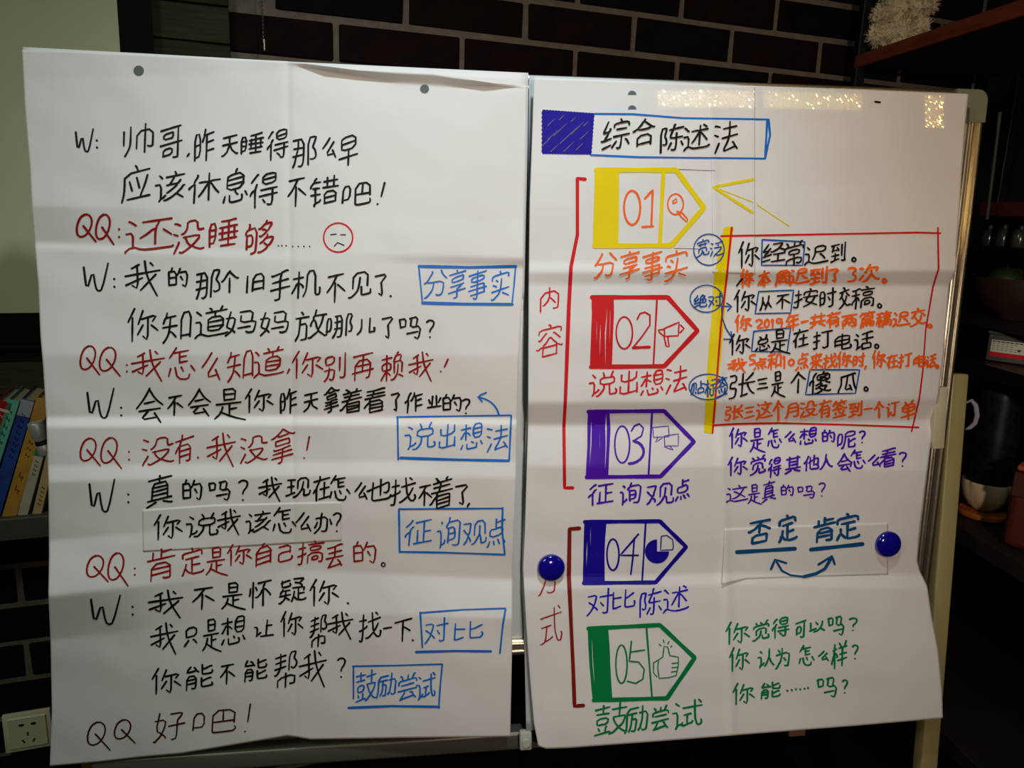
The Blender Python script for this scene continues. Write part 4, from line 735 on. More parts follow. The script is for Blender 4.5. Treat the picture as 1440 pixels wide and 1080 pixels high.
# added black cabinet, standing in for the darkness behind the stand
M_CAB = mat('darkness_black', (11, 9, 9), 0.6, spec=0.12, noise=0.2, scale=12)
ca0 = WALL.ab(470, 1000, .15)[0]; ca1 = WALL.ab(1150, 1000, .15)[0]; cz1 = WALL.ab(740, 880, .15)[1]; cz0 = 0.004 - Wp[2]
cab = empty('added_cabinet', 'added black cabinet standing in for the darkness below the whiteboard', 'cabinet', M=WALL.mat(0, 0, 0))
MB().box(((ca0 + ca1) / 2, (cz0 + cz1) / 2, 0.075), (ca1 - ca0, cz1 - cz0, 0.12), .003).build('carcass', M_CAB, cab)
MB().box(((ca0 + ca1) / 2, cz1 + .009, 0.080), (ca1 - ca0 + .02, 0.018, 0.135), .003).build('cabinet_top', M_CAB, cab)
for k in range(3):
    wd_ = (ca1 - ca0) / 3
    dr = MB().box((ca0 + wd_ * (k + .5), (cz0 + cz1) / 2 + .03, 0.142), (wd_ - .006, cz1 - cz0 - .08, 0.014), .002).build('door', M_CAB, cab)
    MB().box((ca0 + wd_ * (k + .5) + wd_ * .4, (cz0 + cz1) / 2 + .1, 0.155), (.008, .10, .012), .002).build('handle', mat('dark_handle', (30, 28, 28), .5), dr)

# ================================================================== WHITEBOARD AND ITS STAND
M_WB = mat('whiteboard_enamel', (206, 212, 206), 0.25, noise=0.02, scale=3); M_ALU = mat('brushed_aluminium', (224, 214, 190), 0.36, 1.0, bump=0.25, bscale=12, stretch=(1, 6, 1))
M_ALU2 = mat('satin_aluminium', (150, 146, 136), 0.42, 1.0); M_OLIVE = mat('cream_painted_steel', (164, 152, 102), 0.38, noise=0.04, scale=6); M_CORNER = mat('grey_green_plastic', (120, 126, 104), 0.5); M_TRAY = mat('grey_steel_bar', (104, 102, 92), 0.38, 0.4)
HB = -0.004
def bp(x, y, h=HB): return BOARD.ab(x, y, h)
tr = bp(1387, 128); bl = bp(735, 917); tl = bp(62, 79)
bx0, bx1, by0, by1 = tl[0], tr[0] - 0.001, bl[1], tr[1]
wbd = empty('whiteboard', 'whiteboard with metal frame on a stand holding the paper sheets', 'whiteboard', M=BOARD.mat(0, 0, 0))
FW = 0.025
QC = [np.array(v) for v in ((bx0, by1), (bx1, by1), tuple(bp(1298, 888)), (bx0 + .02, by0 - .004))]      # tl, tr, br, bl
cen = sum(QC) / 4
def inset(v, k): return tuple(v + nrm(cen - v) * k)
MB().prism([inset(v, .006) for v in QC], 0.012, M=Matrix.Translation((0, 0, HB - .016))).build('board_surface', M_WB, wbd)
for k in range(4):
    A, B = QC[k], QC[(k + 1) % 4]; d = nrm(B - A); L = np.linalg.norm(B - A) - .05; nin = np.array([d[1], -d[0]]); mid = (A + B) / 2 + nin * FW / 2
    Mr = Matrix.Translation((mid[0], mid[1], HB - .006)) @ Matrix.Rotation(math.atan2(d[1], d[0]), 4, 'Z')
    MB().box((0, 0, 0), (L, FW, 0.020), .0035, M=Mr, seg=3).box((0, -FW * .24, .0100), (L, FW * .2, .005), .0018, M=Mr, seg=2).box((0, FW * .26, .0100), (L, FW * .22, .004), .0016, M=Mr, seg=2).build('frame_rail', M_ALU, wbd, True)
    e1_ = nrm(QC[(k + 1) % 4] - A); e2_ = nrm(QC[k - 1] - A)
    rr = .016; arcp = [A + e1_ * (rr - rr * math.sin(t * math.pi / 12)) + e2_ * (rr - rr * math.cos(t * math.pi / 12)) for t in range(7)]
    pts = [tuple(v) for v in arcp] + [tuple(A + e2_ * .052), tuple(A + e1_ * .026 + e2_ * .046), tuple(A + e1_ * .028 + e2_ * .028), tuple(A + e1_ * .048 + e2_ * .026), tuple(A + e1_ * .048)]
    MB().prism(pts, 0.026, M=Matrix.Translation((0, 0, HB - .019))).build('frame_corner', M_CORNER, wbd)
# stand: two posts, lower crossbar, base feet
stand = empty('board_stand', 'cream steel stand with side posts and lower bar behind the sheets', 'stand', M=BOARD.mat(0, 0, 0))
HP = -0.010
pt = BOARD.ab(1350, 526, HP); pm_ = BOARD.ab(1324, 800, HP); 
def post(x_top, ytop, x_bot, ybot, name='post'):
    a = BOARD.ab(x_top, ytop, HP); c = BOARD.ab(x_bot, ybot, HP)
    L = 1.5 / 1.0
    d = nrm(c - a); length = (BOARD.p[2] + a[1] * BOARD.u[2] - 0.055) / abs(d[1] * BOARD.u[2]); mid = a + d * length / 2
    ang = math.atan2(d[0], -d[1])
    b = MB().box((0, 0, 0), (0.0300, length, 0.026), 0.004, M=Matrix.Translation((mid[0], mid[1], HP - .0135 - 0.010 * 0)) @ Matrix.Rotation(ang, 4, 'Z'), seg=3)
    o = b.build(name, M_OLIVE, stand, True); return a, d, length
a_, d_, L_ = post(1352, 526, 1309, 1070)
# keep the post beside the frame: small latch block holding the frame
lk = BOARD.ab(1322, 588, .012)
MB().box((lk[0], lk[1], 0.002), (0.021, 0.098, 0.022), 0.0025, seg=2, M=Matrix.Identity(4)).build('latch', mat('ivory_plastic', (196, 190, 160), 0.5), stand, True)
HP = -0.028
a2, d2, L2 = post(84, 560, 128, 1075)
cbt = BOARD.ab(740, 1036, 0.006); cbb = BOARD.ab(740, 1062, 0.006)
xl = BOARD.ab(124, 1080, 0)[0]; xr = BOARD.ab(1300, 1020, 0)[0]
MB().box(((xl + xr) / 2, (cbt[1] + cbb[1]) / 2, -0.022), (xr - xl, cbt[1] - cbb[1], 0.030), 0.006, seg=3).build('crossbar', M_TRAY, stand, True)
bk = BOARD.ab(740, 1044, 0.012)
MB().box((bk[0], bk[1], 0.004), (0.019, 0.030, 0.012), 0.003, seg=2).cyl((bk[0], bk[1] - .002, 0.011), 0.006, 0.004, 20).build('joint_clamp', mat('white_plastic', (190, 190, 180), 0.4), stand, True)
bk2 = BOARD.ab(1123, 1030, 0.012)
MB().box((bk2[0], bk2[1] - .003, 0.006), (0.028, 0.012, 0.005), 0.001).build('bar_label', mat('brown_label', (120, 84, 66), 0.6), stand)
for aa, dd, LL in ((a_, d_, L_), (a2, d2, L2)):
    e_ = aa + dd * LL
    ft = BOARD.at(e_[0], e_[1], 0)
    o = MB().box((ft[0], ft[1], 0.035), (0.05, 0.50, 0.035), 0.006, seg=2).cyl((ft[0], ft[1] - .22, 0.015), 0.018, 0.02, 20, axis='X').cyl((ft[0], ft[1] + .22, 0.015), 0.018, 0.02, 20, axis='X').build('foot', M_OLIVE, None, True)
    child(o, stand)

# ================================================================== PAPER SHEETS
LT = [(31, 70), (120, 73), (250, 79), (402, 86), (504, 99), (610, 104), (693, 117), (741, 121)]
LL_ = [(31, 70), (35, 155), (42, 236), (45, 300), (53.7, 400), (57, 474), (61, 520), (65, 590), (68, 675), (69, 780), (68, 835), (71, 900), (73, 1000), (70, 1078)]
LR = [(741, 121), (740, 202), (737.5, 302), (736, 400), (730, 500), (727, 590), (726, 665), (721, 800), (720, 920), (717.5, 1036)]
LB = [(70, 1078), (139, 1072), (200, 1065), (255, 1060), (405, 1035), (437, 1040), (560, 1038), (717.5, 1036)]
back_f = lambda px, py: 0.004 + 0.003 * np.clip((460 - px) / 400, 0, 1) + 0 * py
sheetLb = sheet('flip_chart_sheet', 'blank white sheet behind the dialogue sheet, only its top edge showing', [(32, 66), (200, 75), (415, 87), (743, 102.5)], [(743, 102.5), (742, 200), (737, 420)], [(60, 400), (400, 410), (737, 420)], [(32, 66), (46, 300), (60, 400)], back_f, m=PAPER, step=12)
sheetL = sheet('flip_chart_sheet', 'creased white sheet with handwritten black and red dialogue, left', LT, LR, LB, LL_, FL, m=PAPER)
RT = [(751, 109), (860, 113), (1068, 121), (1200, 125.5), (1362, 132)]
RL = [(751, 109), (748, 200), (745, 280), (743.5, 400), (742.5, 600), (738, 750), (735.5, 800), (740, 880), (745, 950), (751, 1018), (757, 1049)]
RR = [(1362, 132), (1357, 180), (1352, 252), (1345, 357), (1345, 379), (1335, 401), (1327, 501), (1320, 555), (1314, 590), (1309, 625), (1300, 694), (1293, 750), (1290, 790), (1293, 802), (1304, 824), (1311, 872), (1319, 913), (1325, 974), (1326, 1010)]
RB = [(757, 1049), (768, 1053), (800, 1052), (960, 1040), (1135, 1026), (1200, 1021), (1326, 1010)]
back_r = lambda px, py: 0.006 + 0 * py
sheetRb = sheet('flip_chart_sheet', 'cool white sheet peeking out left of the coloured chart', [(744, 106), (900, 112), (1040, 119)], [(1040, 119), (1040, 1020)], [(740, 1027), (1040, 1010)], [(744, 106), (742, 500), (734, 800), (737, 885), (740, 1027)], back_r, m=PAPER2, step=14)
sheetR = sheet('flip_chart_sheet', 'creased white sheet with five coloured arrow tabs and handwriting, right', RT, RR, RB, RL, FR, m=PAPER, )
LIFT = 0.0005
# punch holes: dark round holes with a pale rim
def hole(x, y, r, parent, hf, full=True, rim=True):
    I = Ink(hf, LIFT * .6)
    n = 20; c = [(x + r * math.cos(t), y + r * math.sin(t)) for t in np.linspace(0, 2 * math.pi, n, endpoint=False)]
    if not full: c = [(px_, min(py_, y)) for px_, py_ in c]
    Q = np.array([(x, y - (0 if full else r * .5))] + c); W3 = BOARD.hit(Q[:, 0], Q[:, 1], hf(Q[:, 0], Q[:, 1]) + LIFT * .6)
    mesh('punch_hole', W3, [(0, i + 1, (i + 1) % n + 1) for i in range(n)], M_HOLEP, parent)
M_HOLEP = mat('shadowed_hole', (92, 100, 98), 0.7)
hole(195, 99.5, 7.4, sheetL, FL); hole(597, 125, 6.4, sheetL, FL); hole(889, 133.5, 6.0, sheetR, FR, False)
hole(889, 154, 6.0, sheetR, FR, False)

# pasted paper patches
offL = lambda px, py: FL(px, py) + 0.0007
patchL = sheet('paper_patch', 'pasted paper strip with black writing across the middle of the dialogue sheet', [(200, 717), (300, 710), (480, 705.5)], [(480, 705.5), (480, 760.5)], [(201, 776), (300, 771), (480, 760.5)], [(200, 717), (201, 776)], offL, m=PATCHP, cat='paper patch', thick=0.0004)
offR2 = lambda px, py: FR(px, py) + 0.0010 + 0.004 * np.clip((1050 - px) / 35, 0, 1) * np.clip((py - 735) / 85, 0, 1)
patchR = sheet('paper_patch', 'pasted paper strip with petrol blue words and curved double arrow', [(1019, 744), (1110, 740), (1249, 735.5)], [(1249, 735.5), (1249, 808)], [(1015, 822), (1050, 814), (1140, 811), (1249, 808)], [(1019, 744), (1017, 790), (1015, 822)], offR2, m=PATCHP, cat='paper patch', thick=0.0008)
patchT = sheet('paper_patch', 'tall narrow pasted strip beside the yellow arrow tab', [(999, 120), (1062, 122)], [(1062, 122), (1062, 386)], [(1002, 384), (1062, 386)], [(999, 120), (1002, 384)], lambda px, py: FR(px, py) + 0.00035, m=PAPER, cat='paper patch', thick=0.0003)

# ---- all handwriting
LFT = lambda px, py: FL(px, py) + 0; 
rows = TEXT.strip().split('\n')
hfs = {'L': (FL, sheetL), 'P': (offL, patchL), 'R': (FR, sheetR), 'S': (offR2, patchR)}
for k in range(0, len(rows), 2):
    s_, ink, wd = rows[k].split(' '); hf, par = hfs[s_]
    lift = 0.0013 if ink in ('k', 't', 'o') and s_ == 'R' else 0.0007
    write(rows[k + 1].split(' '), ink, float(wd), hf, lift, par)
# left sheet drawings
D = lambda *a, **k: drawn(*a, **k)
th = np.linspace(0, 2 * math.pi, 26)
def circ(cx, cy, rx, ry, t0=0): return ' '.join('%.1f,%.1f' % (cx + rx * math.cos(t + t0), cy + ry * math.sin(t + t0)) for t in th)
D('sad_face', circ(475.5, 334, 20.5, 20.5), 'r2', 2.2, FL, .0007, sheetL, 'red circle of a sad face')
D('sad_face_features', '465,330 473,329;479,330 486,330;470,346 475,341 484,345', 'k', 1.5, FL, .0007, sheetL, 'black eyes and mouth of the sad face')
D('label_box', '589,374.5 660,376 726,374.5', 'b', 4.2, FL, .0007, sheetL, 'blue box'); D('label_box', '594,426 650,427.5 721,428', 'b', 4.4, FL, .0007, sheetL, 'blue box'); D('label_box', '589,376 594,425;725,376 723,400 720,428', 'b', 2.2, FL, .0007, sheetL, 'blue box')
D('label_box', '558,586.5 719,584', 'b', 2.4, FL, .0007, sheetL, 'blue box'); D('label_box', '559,586 560,647;719,584 716,648', 'b', 2.6, FL, .0007, sheetL, 'blue box'); D('label_box', '563,644 640,646.5 716,648', 'b', 4.0, FL, .0007, sheetL, 'blue box')
D('curved_arrow', '702,584 698,573 688,563 672,558;684,552 672,557 678,565', 'b', 2.4, FL, .0009, sheetL, 'blue curved arrow', soft=1)
D('label_box', '561,716 562,777;707,714 706,745 710,780;561,716 707,715;562,776 620,777 710,780', 'b', 2.8, FL, .0007, sheetL, 'blue box')
D('label_box', '591,862 650,857.5 711,855.5;591,861 594,911;711,856 707,880 703,919', 'b', 2.6, FL, .0007, sheetL, 'blue box'); D('label_box', '585,917 640,915.5 691,916', 'b', 3.6, FL, .0007, sheetL, 'blue underline')
D('label_box', '496,937 550,936 622,934;497,937 497,983;622,934 619,965 617,996', 'b', 2.4, FL, .0007, sheetL, 'blue box'); D('label_box', '490,995.5 550,993 618,994', 'b', 3.6, FL, .0007, sheetL, 'blue underline')
# right sheet drawings
def block(name, ink, quad, wd, gap, vertical=True, hf=FR, par=None, lift=.0006, jit=1, label=None):
    I = Ink(hf, lift); hatch(I, quad, wd, gap, vertical, jit); return I.build(name, ink, par or sheetR, label)
# blue title block drawn with slanting strokes
I = Ink(FR, .0006); hatch(I, [(763, 156), (835, 161), (831, 216), (763, 215)], 5.6, 4.3, True, .5); hatch(I, [(763, 156), (835, 161), (831, 216), (763, 215)], 4.0, 6.0, False, .5)
I.build('title_block', 'u', sheetR, 'solid blue title block')
I = Ink(FR, .00105)
for x, y, l in ((775, 172, 12), (788, 182, 22), (800, 190, 30), (812, 180, 22), (768, 200, 14), (780, 208, 14), (800, 206, 18), (815, 206, 12), (822, 190, 14), (790, 165, 9), (806, 168, 8), (777, 190, 16), (824, 174, 8)):
    I.stroke([(x - l * .42, y + l * .4), (x + l * .42, y - l * .4)], 1.0, 0, .7)
I.build('gap_strokes', 'n', sheetR, 'thin uncoloured gaps in the blue block')
D('title_box', '836,160 890,160.5 960,166 1081,168;831,218 900,221 1076,223', 'b', 2.8, FR, .0006, sheetR, 'blue title frame'); D('title_box', '1081,168 1083,190 1076,223;1079,170 1076,222', 'b', 3.0, FR, .0006, sheetR, 'blue title frame')
D('bracket', '823,252 812,251;812,251 812,330 803,375 800,430 795,565 793,600 794,686 806,686', 'r2', 5.2, FR, .0006, sheetR, 'red bracket')
D('bracket', '815,743 801,744;801,744 800,810 803,875 806,940 808,993 821,992', 'br', 5.6, FR, .0006, sheetR, 'brown red bracket')
def tab(ink, name, out, fill, wd, divider, dw, gap=4.6, fw=4.7):
    par = sheetR
    o5 = ';'.join('%s %s' % ('%f,%f' % out[i], '%f,%f' % out[(i + 1) % 5]) for i in (0, 1, 2, 3))
    D('tab_outline', o5, ink, wd, FR, .00075, par, '%s arrow tab outline' % name, taper=0)
    block('tab_fill', ink, [out[0], fill[0], fill[1], out[4]], fw, gap, lift=.0006, jit=1.8, label='%s filled edge of the tab' % name)
    D('tab_divider', '%f,%f %f,%f' % (divider[0] + divider[1]), ink, dw, FR, .0007, par, '%s tab divider' % name)
tab('y', 'yellow', [(838, 239), (951, 239), (990, 292), (944, 345), (835, 346)], [(869, 239), (868, 346)], 7.0, [(933, 241), (928, 344)], 5.5, 4.0, 6.5)
tab('r2', 'red', [(832, 418), (939, 418), (981, 465), (934, 515), (830, 516)], [(863, 418), (860, 516)], 6.2, [(924, 420), (919, 512)], 2.6)
tab('f', 'violet', [(827, 579), (934, 578), (976, 621), (929, 670), (824, 671)], [(857, 579), (855, 671)], 5.6, [(917, 580), (912, 668)], 2.8)
tab('u', 'blue', [(822, 734), (928, 733), (965, 769), (922, 819), (820, 820)], [(853, 734), (850, 820)], 5.6, [(908, 736), (903, 818)], 2.6)
tab('g', 'green', [(827, 884), (928, 879), (977, 925), (938, 982), (834, 985)], [(855, 882), (861, 984)], 6.0, [(909, 881), (917, 981)], 2.6)
D('tab_number', circ(889, 292, 11.5, 24) + ';907,279 918,267 916,318;903,319 919,318', 'o', 3.0, FR, .0008, sheetR, 'orange number 01', soft=0)
D('magnifier_icon', circ(950, 287, 11, 14.5) + ';952,297 960,300 967,308 966,312 959,306 953,298;946,283 951,279 952,284 946,286', 'o', 2.2, FR, .0008, sheetR, 'orange magnifying glass icon')
D('tab_number', circ(878, 468, 11.5, 22.5) + ';896,449 900,441 907,439 914,443 914,457 903,473 890,489', 'r2', 2.4, FR, .0008, sheetR, 'red number 02'); D('tab_number', '890,489 914,488', 'r2', 4.2, FR, .0008, sheetR, 'red number 02')
D('megaphone_icon', '934,462 955,453 954,472 935,473 934,462;934,474 937,487 941,487 939,473;934,463 926,464 927,467 934,473;957,457 962,462 956,468', 'r2', 2.2, FR, .0008, sheetR, 'red megaphone icon')
D('tab_number', circ(875, 625, 10.5, 26) + ';888,606 892,599 899,596 905,602 902,613 891,620', 'f', 2.4, FR, .0008, sheetR, 'violet number 03'); D('tab_number', '891,620 901,624 906,634 903,644 893,651 884,652', 'f', 4.0, FR, .0008, sheetR, 'violet number 03', soft=1)
D('speech_bubbles_icon', '918,601 940,599 941,614 919,615 918,601;925,615 922,622 931,616;935,613 954,610 954,627 935,627 934,613;934,628 947,633 942,627', 'f', 1.2, FR, .0008, sheetR, 'thin violet speech bubbles icon')
D('tab_number', circ(862, 780, 8.5, 22) + ';898,751 885,766 872,781 898,781;892,757 890,785 887,808', 'u', 2.6, FR, .0008, sheetR, 'blue number 04')
pa = np.linspace(0, 1.5 * math.pi, 26); Q = np.vstack([[(924, 775.5)], np.stack([924 + 17 * np.cos(pa), 775.5 + 17 * np.sin(pa)], -1)])
W3 = BOARD.hit(Q[:, 0], Q[:, 1], FR(Q[:, 0], Q[:, 1]) + .0009)
mesh('pie_chart_icon', W3, [(0, k + 1, k + 2) for k in range(25)], INK['u'], sheetR)['label'] = 'blue filled pie of the chart icon'
D('pie_slice_icon', '930,754 929,774 946,773;930,754 938,753 946,759 947,768 946,773', 'u', 1.6, FR, .0008, sheetR, 'outlined slice of the chart icon')
D('tab_number', circ(874, 934, 8, 27) + ';888,902 885,930 898,931 906,941 904,955 894,961 882,958;887,917 907,914', 'g', 2.3, FR, .0008, sheetR, 'green number 05')
D('thumbs_up_icon', '932,924 934,909 939,910 942,922 954,924 954,935 951,950 940,953 927,954 925,940 926,928 932,924;926,928 919,932 919,946 924,952;945,933 954,932;945,939 953,938;944,945 952,944;927,906 930,908;933,900 934,904;941,902 939,906;945,908 943,910', 'g', 1.7, FR, .0008, sheetR, 'green thumbs up icon')
# yellow side bar and arrow head
block('highlight_bar', 'y', [(1019, 322), (1031, 320), (1022, 384), (1006, 384)], 5.6, 3.6, jit=.4, label='yellow side bar'); block('highlight_bar', 'y', [(1006, 384), (1022, 384), (1013, 500), (997, 500)], 5.8, 4.0, jit=.4, label='yellow side bar'); block('highlight_bar', 'y', [(997, 500), (1013, 500), (1002, 608), (992, 607)], 5.6, 3.6, jit=.4, label='yellow side bar')
HT = lambda px, py: FR(px, py) + 0.0004
D('arrow_head', '1060,252 1003,263 1059,299', 'y', 4.0, HT, .0006, patchT, 'yellow arrow head'); D('arrow_head', '1012,266 1059,284', 'y', 1.4, HT, .0006, patchT, 'thin yellow line'); D('arrow_shaft', '1065,288 1110,318', 'y', 1.6, FR, .0006, sheetR, 'thin yellow line')
D('guide_line', '951,238 1006,240;948,349 985,350', 'n', 0.8, FR, .0006, sheetR, 'fine pencil line')
# red frame round the examples
for t_, w_ in (('1014,332 1150,329.5 1290,327 1323,328', 2.7), ('1002,598 1040,596 1094,595 1180,597 1292,601', 2.7), ('1029,320 1022,390 1014,456 1008,534 1002,609', 2.9), ('1319,320 1320,378 1312,404 1302,463 1298,520 1293,560 1282,607', 2.2)):
    D('red_frame', t_, 'r2', w_, FR, .0010, sheetR, 'red frame')
D('word_circle', circ(997, 351, 21.5, 22), 't', 1.7, FR, .0013, sheetR, 'blue circle round a word'); D('word_circle', circ(993.5, 420, 23, 19), 't', 1.7, FR, .0013, sheetR, 'blue circle round a word'); D('word_circle', circ(996, 544, 27, 18), 't', 1.7, FR, .0013, sheetR, 'blue circle round a word')
D('pointer_arrow', '1015,430.5 1028,431;1022,426 1029,431 1023,437;1015,432 1016,448 1021,462 1030,476;1018,477 1030,477 1028,466', 't', 1.9, FR, .0012, sheetR, 'blue pointer arrows')
for t_ in ('1072,337 1132,340 1129,373 1071,373 1072,337', '1067,410 1116,408 1112,440 1062,441 1067,410', '1060,466 1112,461 1107,495 1057,494 1060,466', '1139,520 1209,520 1203,553 1133,555 1139,520'):
    D('word_box', t_, 't', 2.0, FR, .0012, sheetR, 'blue box round a word')
D('pen_tick', '1044,392 1036,402', 'k', 2.6, FR, .0015, sheetR, 'black tick')
# petrol blue underlines and arrow on the right patch
D('underline', '1036,776.5 1080,774 1119,771.5', 'c', 5.6, offR2, .0006, patchR, 'petrol blue underline', taper=0); D('underline', '1140,773 1214,765', 'c', 5.6, offR2, .0006, patchR, 'petrol blue underline', taper=0)
D('double_arrow', '1084,801 1090,787 1106,792;1151,794 1170,782 1174,794', 'c', 3.4, offR2, .0006, patchR, 'petrol blue arrow heads'); D('double_arrow', '1092,790 1100,803 1112,809 1130,811', 'c', 3.0, offR2, .0009, patchR, 'petrol blue double arrow'); D('double_arrow', '1130,811 1147,807 1160,800 1169,785', 'c', 4.6, offR2, .0012, patchR, 'petrol blue double arrow')

# ---- blue round magnets
M_MAG = mat('glossy_blue_plastic', (20, 12, 140), 0.12, coat=0.6)
def magnet(x, y, rp, label):
    h = float(FR(np.array(x), np.array(y))); ab = BOARD.ab(x, y, h); r = rp / F * (np.linalg.norm(BOARD.hit(x, y, h) - CAM)) / math.sqrt(1 + ((x - 720) / F) ** 2 + ((y - 540) / F) ** 2)
    e = empty('round_magnet', label, 'magnet', M=BOARD.mat(ab[0], ab[1], h + .0022)); e['group'] = 'blue magnets'
    prof = [(0.0001, 0), (r * .93, 0), (r, .0012), (r, .0035)] + [(r * math.cos(t), .0035 + r * .42 * math.sin(t)) for t in np.linspace(0.12, 1.5, 12)]
    MB().lathe(prof, 56).build('cap', M_MAG, e, True)
    MB().lathe([(0.0001, -.0008), (r * .6, -.0008), (r * .6, .001), (.0001, .001)], 32).build('magnet_disc', M_ALU2, e, True)
magnet(774.5, 797, 19.3, 'round blue magnet at the left edge of the colourful sheet')
magnet(1246.5, 764, 18.6, 'round blue magnet beside the petrol blue words on the right')

# ---- clear adhesive tape, crinkled and glossy
def tape_material():
    m = bpy.data.materials.new('clear_tape'); m.use_nodes = True; nt = m.node_tree; nt.nodes.clear()
    o = nt.nodes.new('ShaderNodeOutputMaterial'); mx = nt.nodes.new('ShaderNodeAddShader'); t = nt.nodes.new('ShaderNodeBsdfTransparent'); g = nt.nodes.new('ShaderNodeBsdfGlossy')
    t.inputs[0].default_value = (0.95, 0.945, 0.92, 1); g.inputs['Color'].default_value = (0.6, 0.56, 0.46, 1); g.inputs['Roughness'].default_value = 0.07
    n = nt.nodes.new('ShaderNodeTexNoise'); n.inputs['Scale'].default_value = 240; n.inputs['Detail'].default_value = 4; b = nt.nodes.new('ShaderNodeBump'); b.inputs['Strength'].default_value = 1.0; b.inputs['Distance'].default_value = 0.005
    tc = nt.nodes.new('ShaderNodeTexCoord'); mp = nt.nodes.new('ShaderNodeMapping'); mp.inputs['Scale'].default_value = (0.55, 1, 1)
    nt.links.new(tc.outputs['Object'], mp.inputs[0]); nt.links.new(mp.outputs[0], n.inputs['Vector']); nt.links.new(n.outputs[0], b.inputs['Height'])
    nt.links.new(t.outputs[0], mx.inputs[0]); nt.links.new(g.outputs[0], mx.inputs[1]); nt.links.new(mx.outputs[0], o.inputs[0]); return m
TAPE = tape_material()
def tape(q, label, lift=.0024, crinkle=.00034):
    hf = lambda px, py: FR(px, py) + lift + rng.uniform(-crinkle, crinkle, np.shape(px))
    o = sheet('adhesive_tape', label, [q[0], q[1]], [q[1], q[2]], [q[3], q[2]], [q[0], q[3]], hf, m=TAPE, cat='tape', thick=0.00008, group='clear tape along the top of the right sheet', step=2.6)
    o.data.polygons.foreach_set('use_smooth', [False] * len(o.data.polygons)); o.modifiers.clear()
tape([(925, 127), (1062, 127), (1064, 151), (927, 151)], 'long glittering clear tape above the black title, right sheet')
tape([(1075, 126), (1214, 132), (1215, 155), (1076, 151)], 'clear tape right of the long piece, top of right sheet')
tape([(1300, 134), (1328, 135), (1327, 180), (1302, 179)], 'short upright clear tape near the top right corner', .0012)
# small black pen dot on top margin
D('pen_dot', '1231,143 1238,144', 'k', 3, FR, .0008, sheetR, 'black smudge')

# ================================================================== SHELVING AND THINGS ON THE RIGHT
M_RED = mat('reddish_wood', (132, 62, 38), 0.5, noise=0.35, scale=10, stretch=(8, 1, 8)); M_BLKM = mat('black_metal', (22, 23, 24), 0.45, 0.6); M_DWOOD = mat('dark_brown_wood', (30, 19, 13), 0.6, noise=0.3, scale=9)
M_OWOOD = mat('orange_wood', (190, 104, 40), 0.5, noise=0.3, scale=10, stretch=(8, 1, 8))
M_DRED = mat('dark_red_wood', (84, 26, 16), 0.5, noise=0.3, scale=10)
unit = empty('shelving_unit', 'dark shelving unit with reddish wood shelves along the right side', 'shelves', (0.965, 1.3, 0))
UX = 0.965
def X_at(px, py, X):     # where the line of sight meets the vertical plane x = X
    d = dirw(px, py); return CAM + d * (X / d[0])
def U(o): return child(o, unit)
def shelf_board(X0, X1, Y0, Y1, ztop, th, m_, name='shelf_board'):
    U(MB().box(((X0 + X1) / 2, (Y0 + Y1) / 2, ztop - th / 2), (X1 - X0, Y1 - Y0, th), .0015).build(name, m_))
XE = 1.38; Y0u, Y1u = 0.66, 1.74
e1 = X_at(1300, 45, UX); e2 = X_at(1300, 65, UX)
shelf_board(UX + .006, XE, Y0u, Y1u, e1[2] - .0005, (e1[2] - e2[2]) * .9, M_DWOOD); shelf_board(UX, UX + .006, Y0u, Y1u, e1[2], e1[2] - e2[2], M_RED, 'front_lip')  # board darker than the lip: shade of the underside put into its colour
z275 = X_at(1425, 284, UX)[2]; shelf_board(UX, XE, Y0u, Y1u, z275, 0.012, M_OWOOD); shelf_board(UX - .004, UX, Y0u, Y1u, z275, X_at(1425, 284, UX)[2] - X_at(1425, 305, UX)[2], M_DRED, 'front_lip')
z520 = X_at(1410, 520, UX)[2]; shelf_board(UX, XE, Y0u, Y1u, z520, 0.022, M_BLKM)
z750 = X_at(1390, 765, UX)[2]; shelf_board(UX, XE, Y0u, Y1u, z750, 0.030, M_DWOOD)
shelf_board(UX, XE, Y0u, Y1u, 0.55, 0.03, M_DWOOD); shelf_board(UX, XE, Y0u, Y1u, 0.12, 0.03, M_DWOOD)
shelf_board(UX, XE, Y0u, Y1u, 2.25, 0.03, M_DWOOD)
for Y in (Y0u, Y1u):
    for X in (UX + .012, XE - .012): U(MB().box((X, Y, 1.12), (0.022, 0.022, 2.24), .002).build('upright', M_BLKM))
U(MB().box((XE + .008, (Y0u + Y1u) / 2, 1.12), (0.008, Y1u - Y0u, 2.24)).build('back_panel', M_DWOOD))
# thin metal rod seen beside the board corner
r1_ = X_at(1404, 176, UX - .02); r2_ = X_at(1393, 265, UX - .02)
U(MB().tube([r1_ + (r1_ - r2_) * .2, r1_, r2_, r2_ - (r1_ - r2_) * .5], 0.003, 10).build('thin_rod', mat('dull_green_metal', (44, 54, 48), 0.6, .2), smooth=True))
def on(px, X, z):      # the point at lateral distance X and height z on the line of columns px
    lo, hi = -600.0, 1900.0
    for _ in range(50):
        m_ = (lo + hi) / 2; q = X_at(px, m_, X)
        if q[2] > z: lo = m_
        else: hi = m_
    q = X_at(px, lo, X); q[2] = z; return q
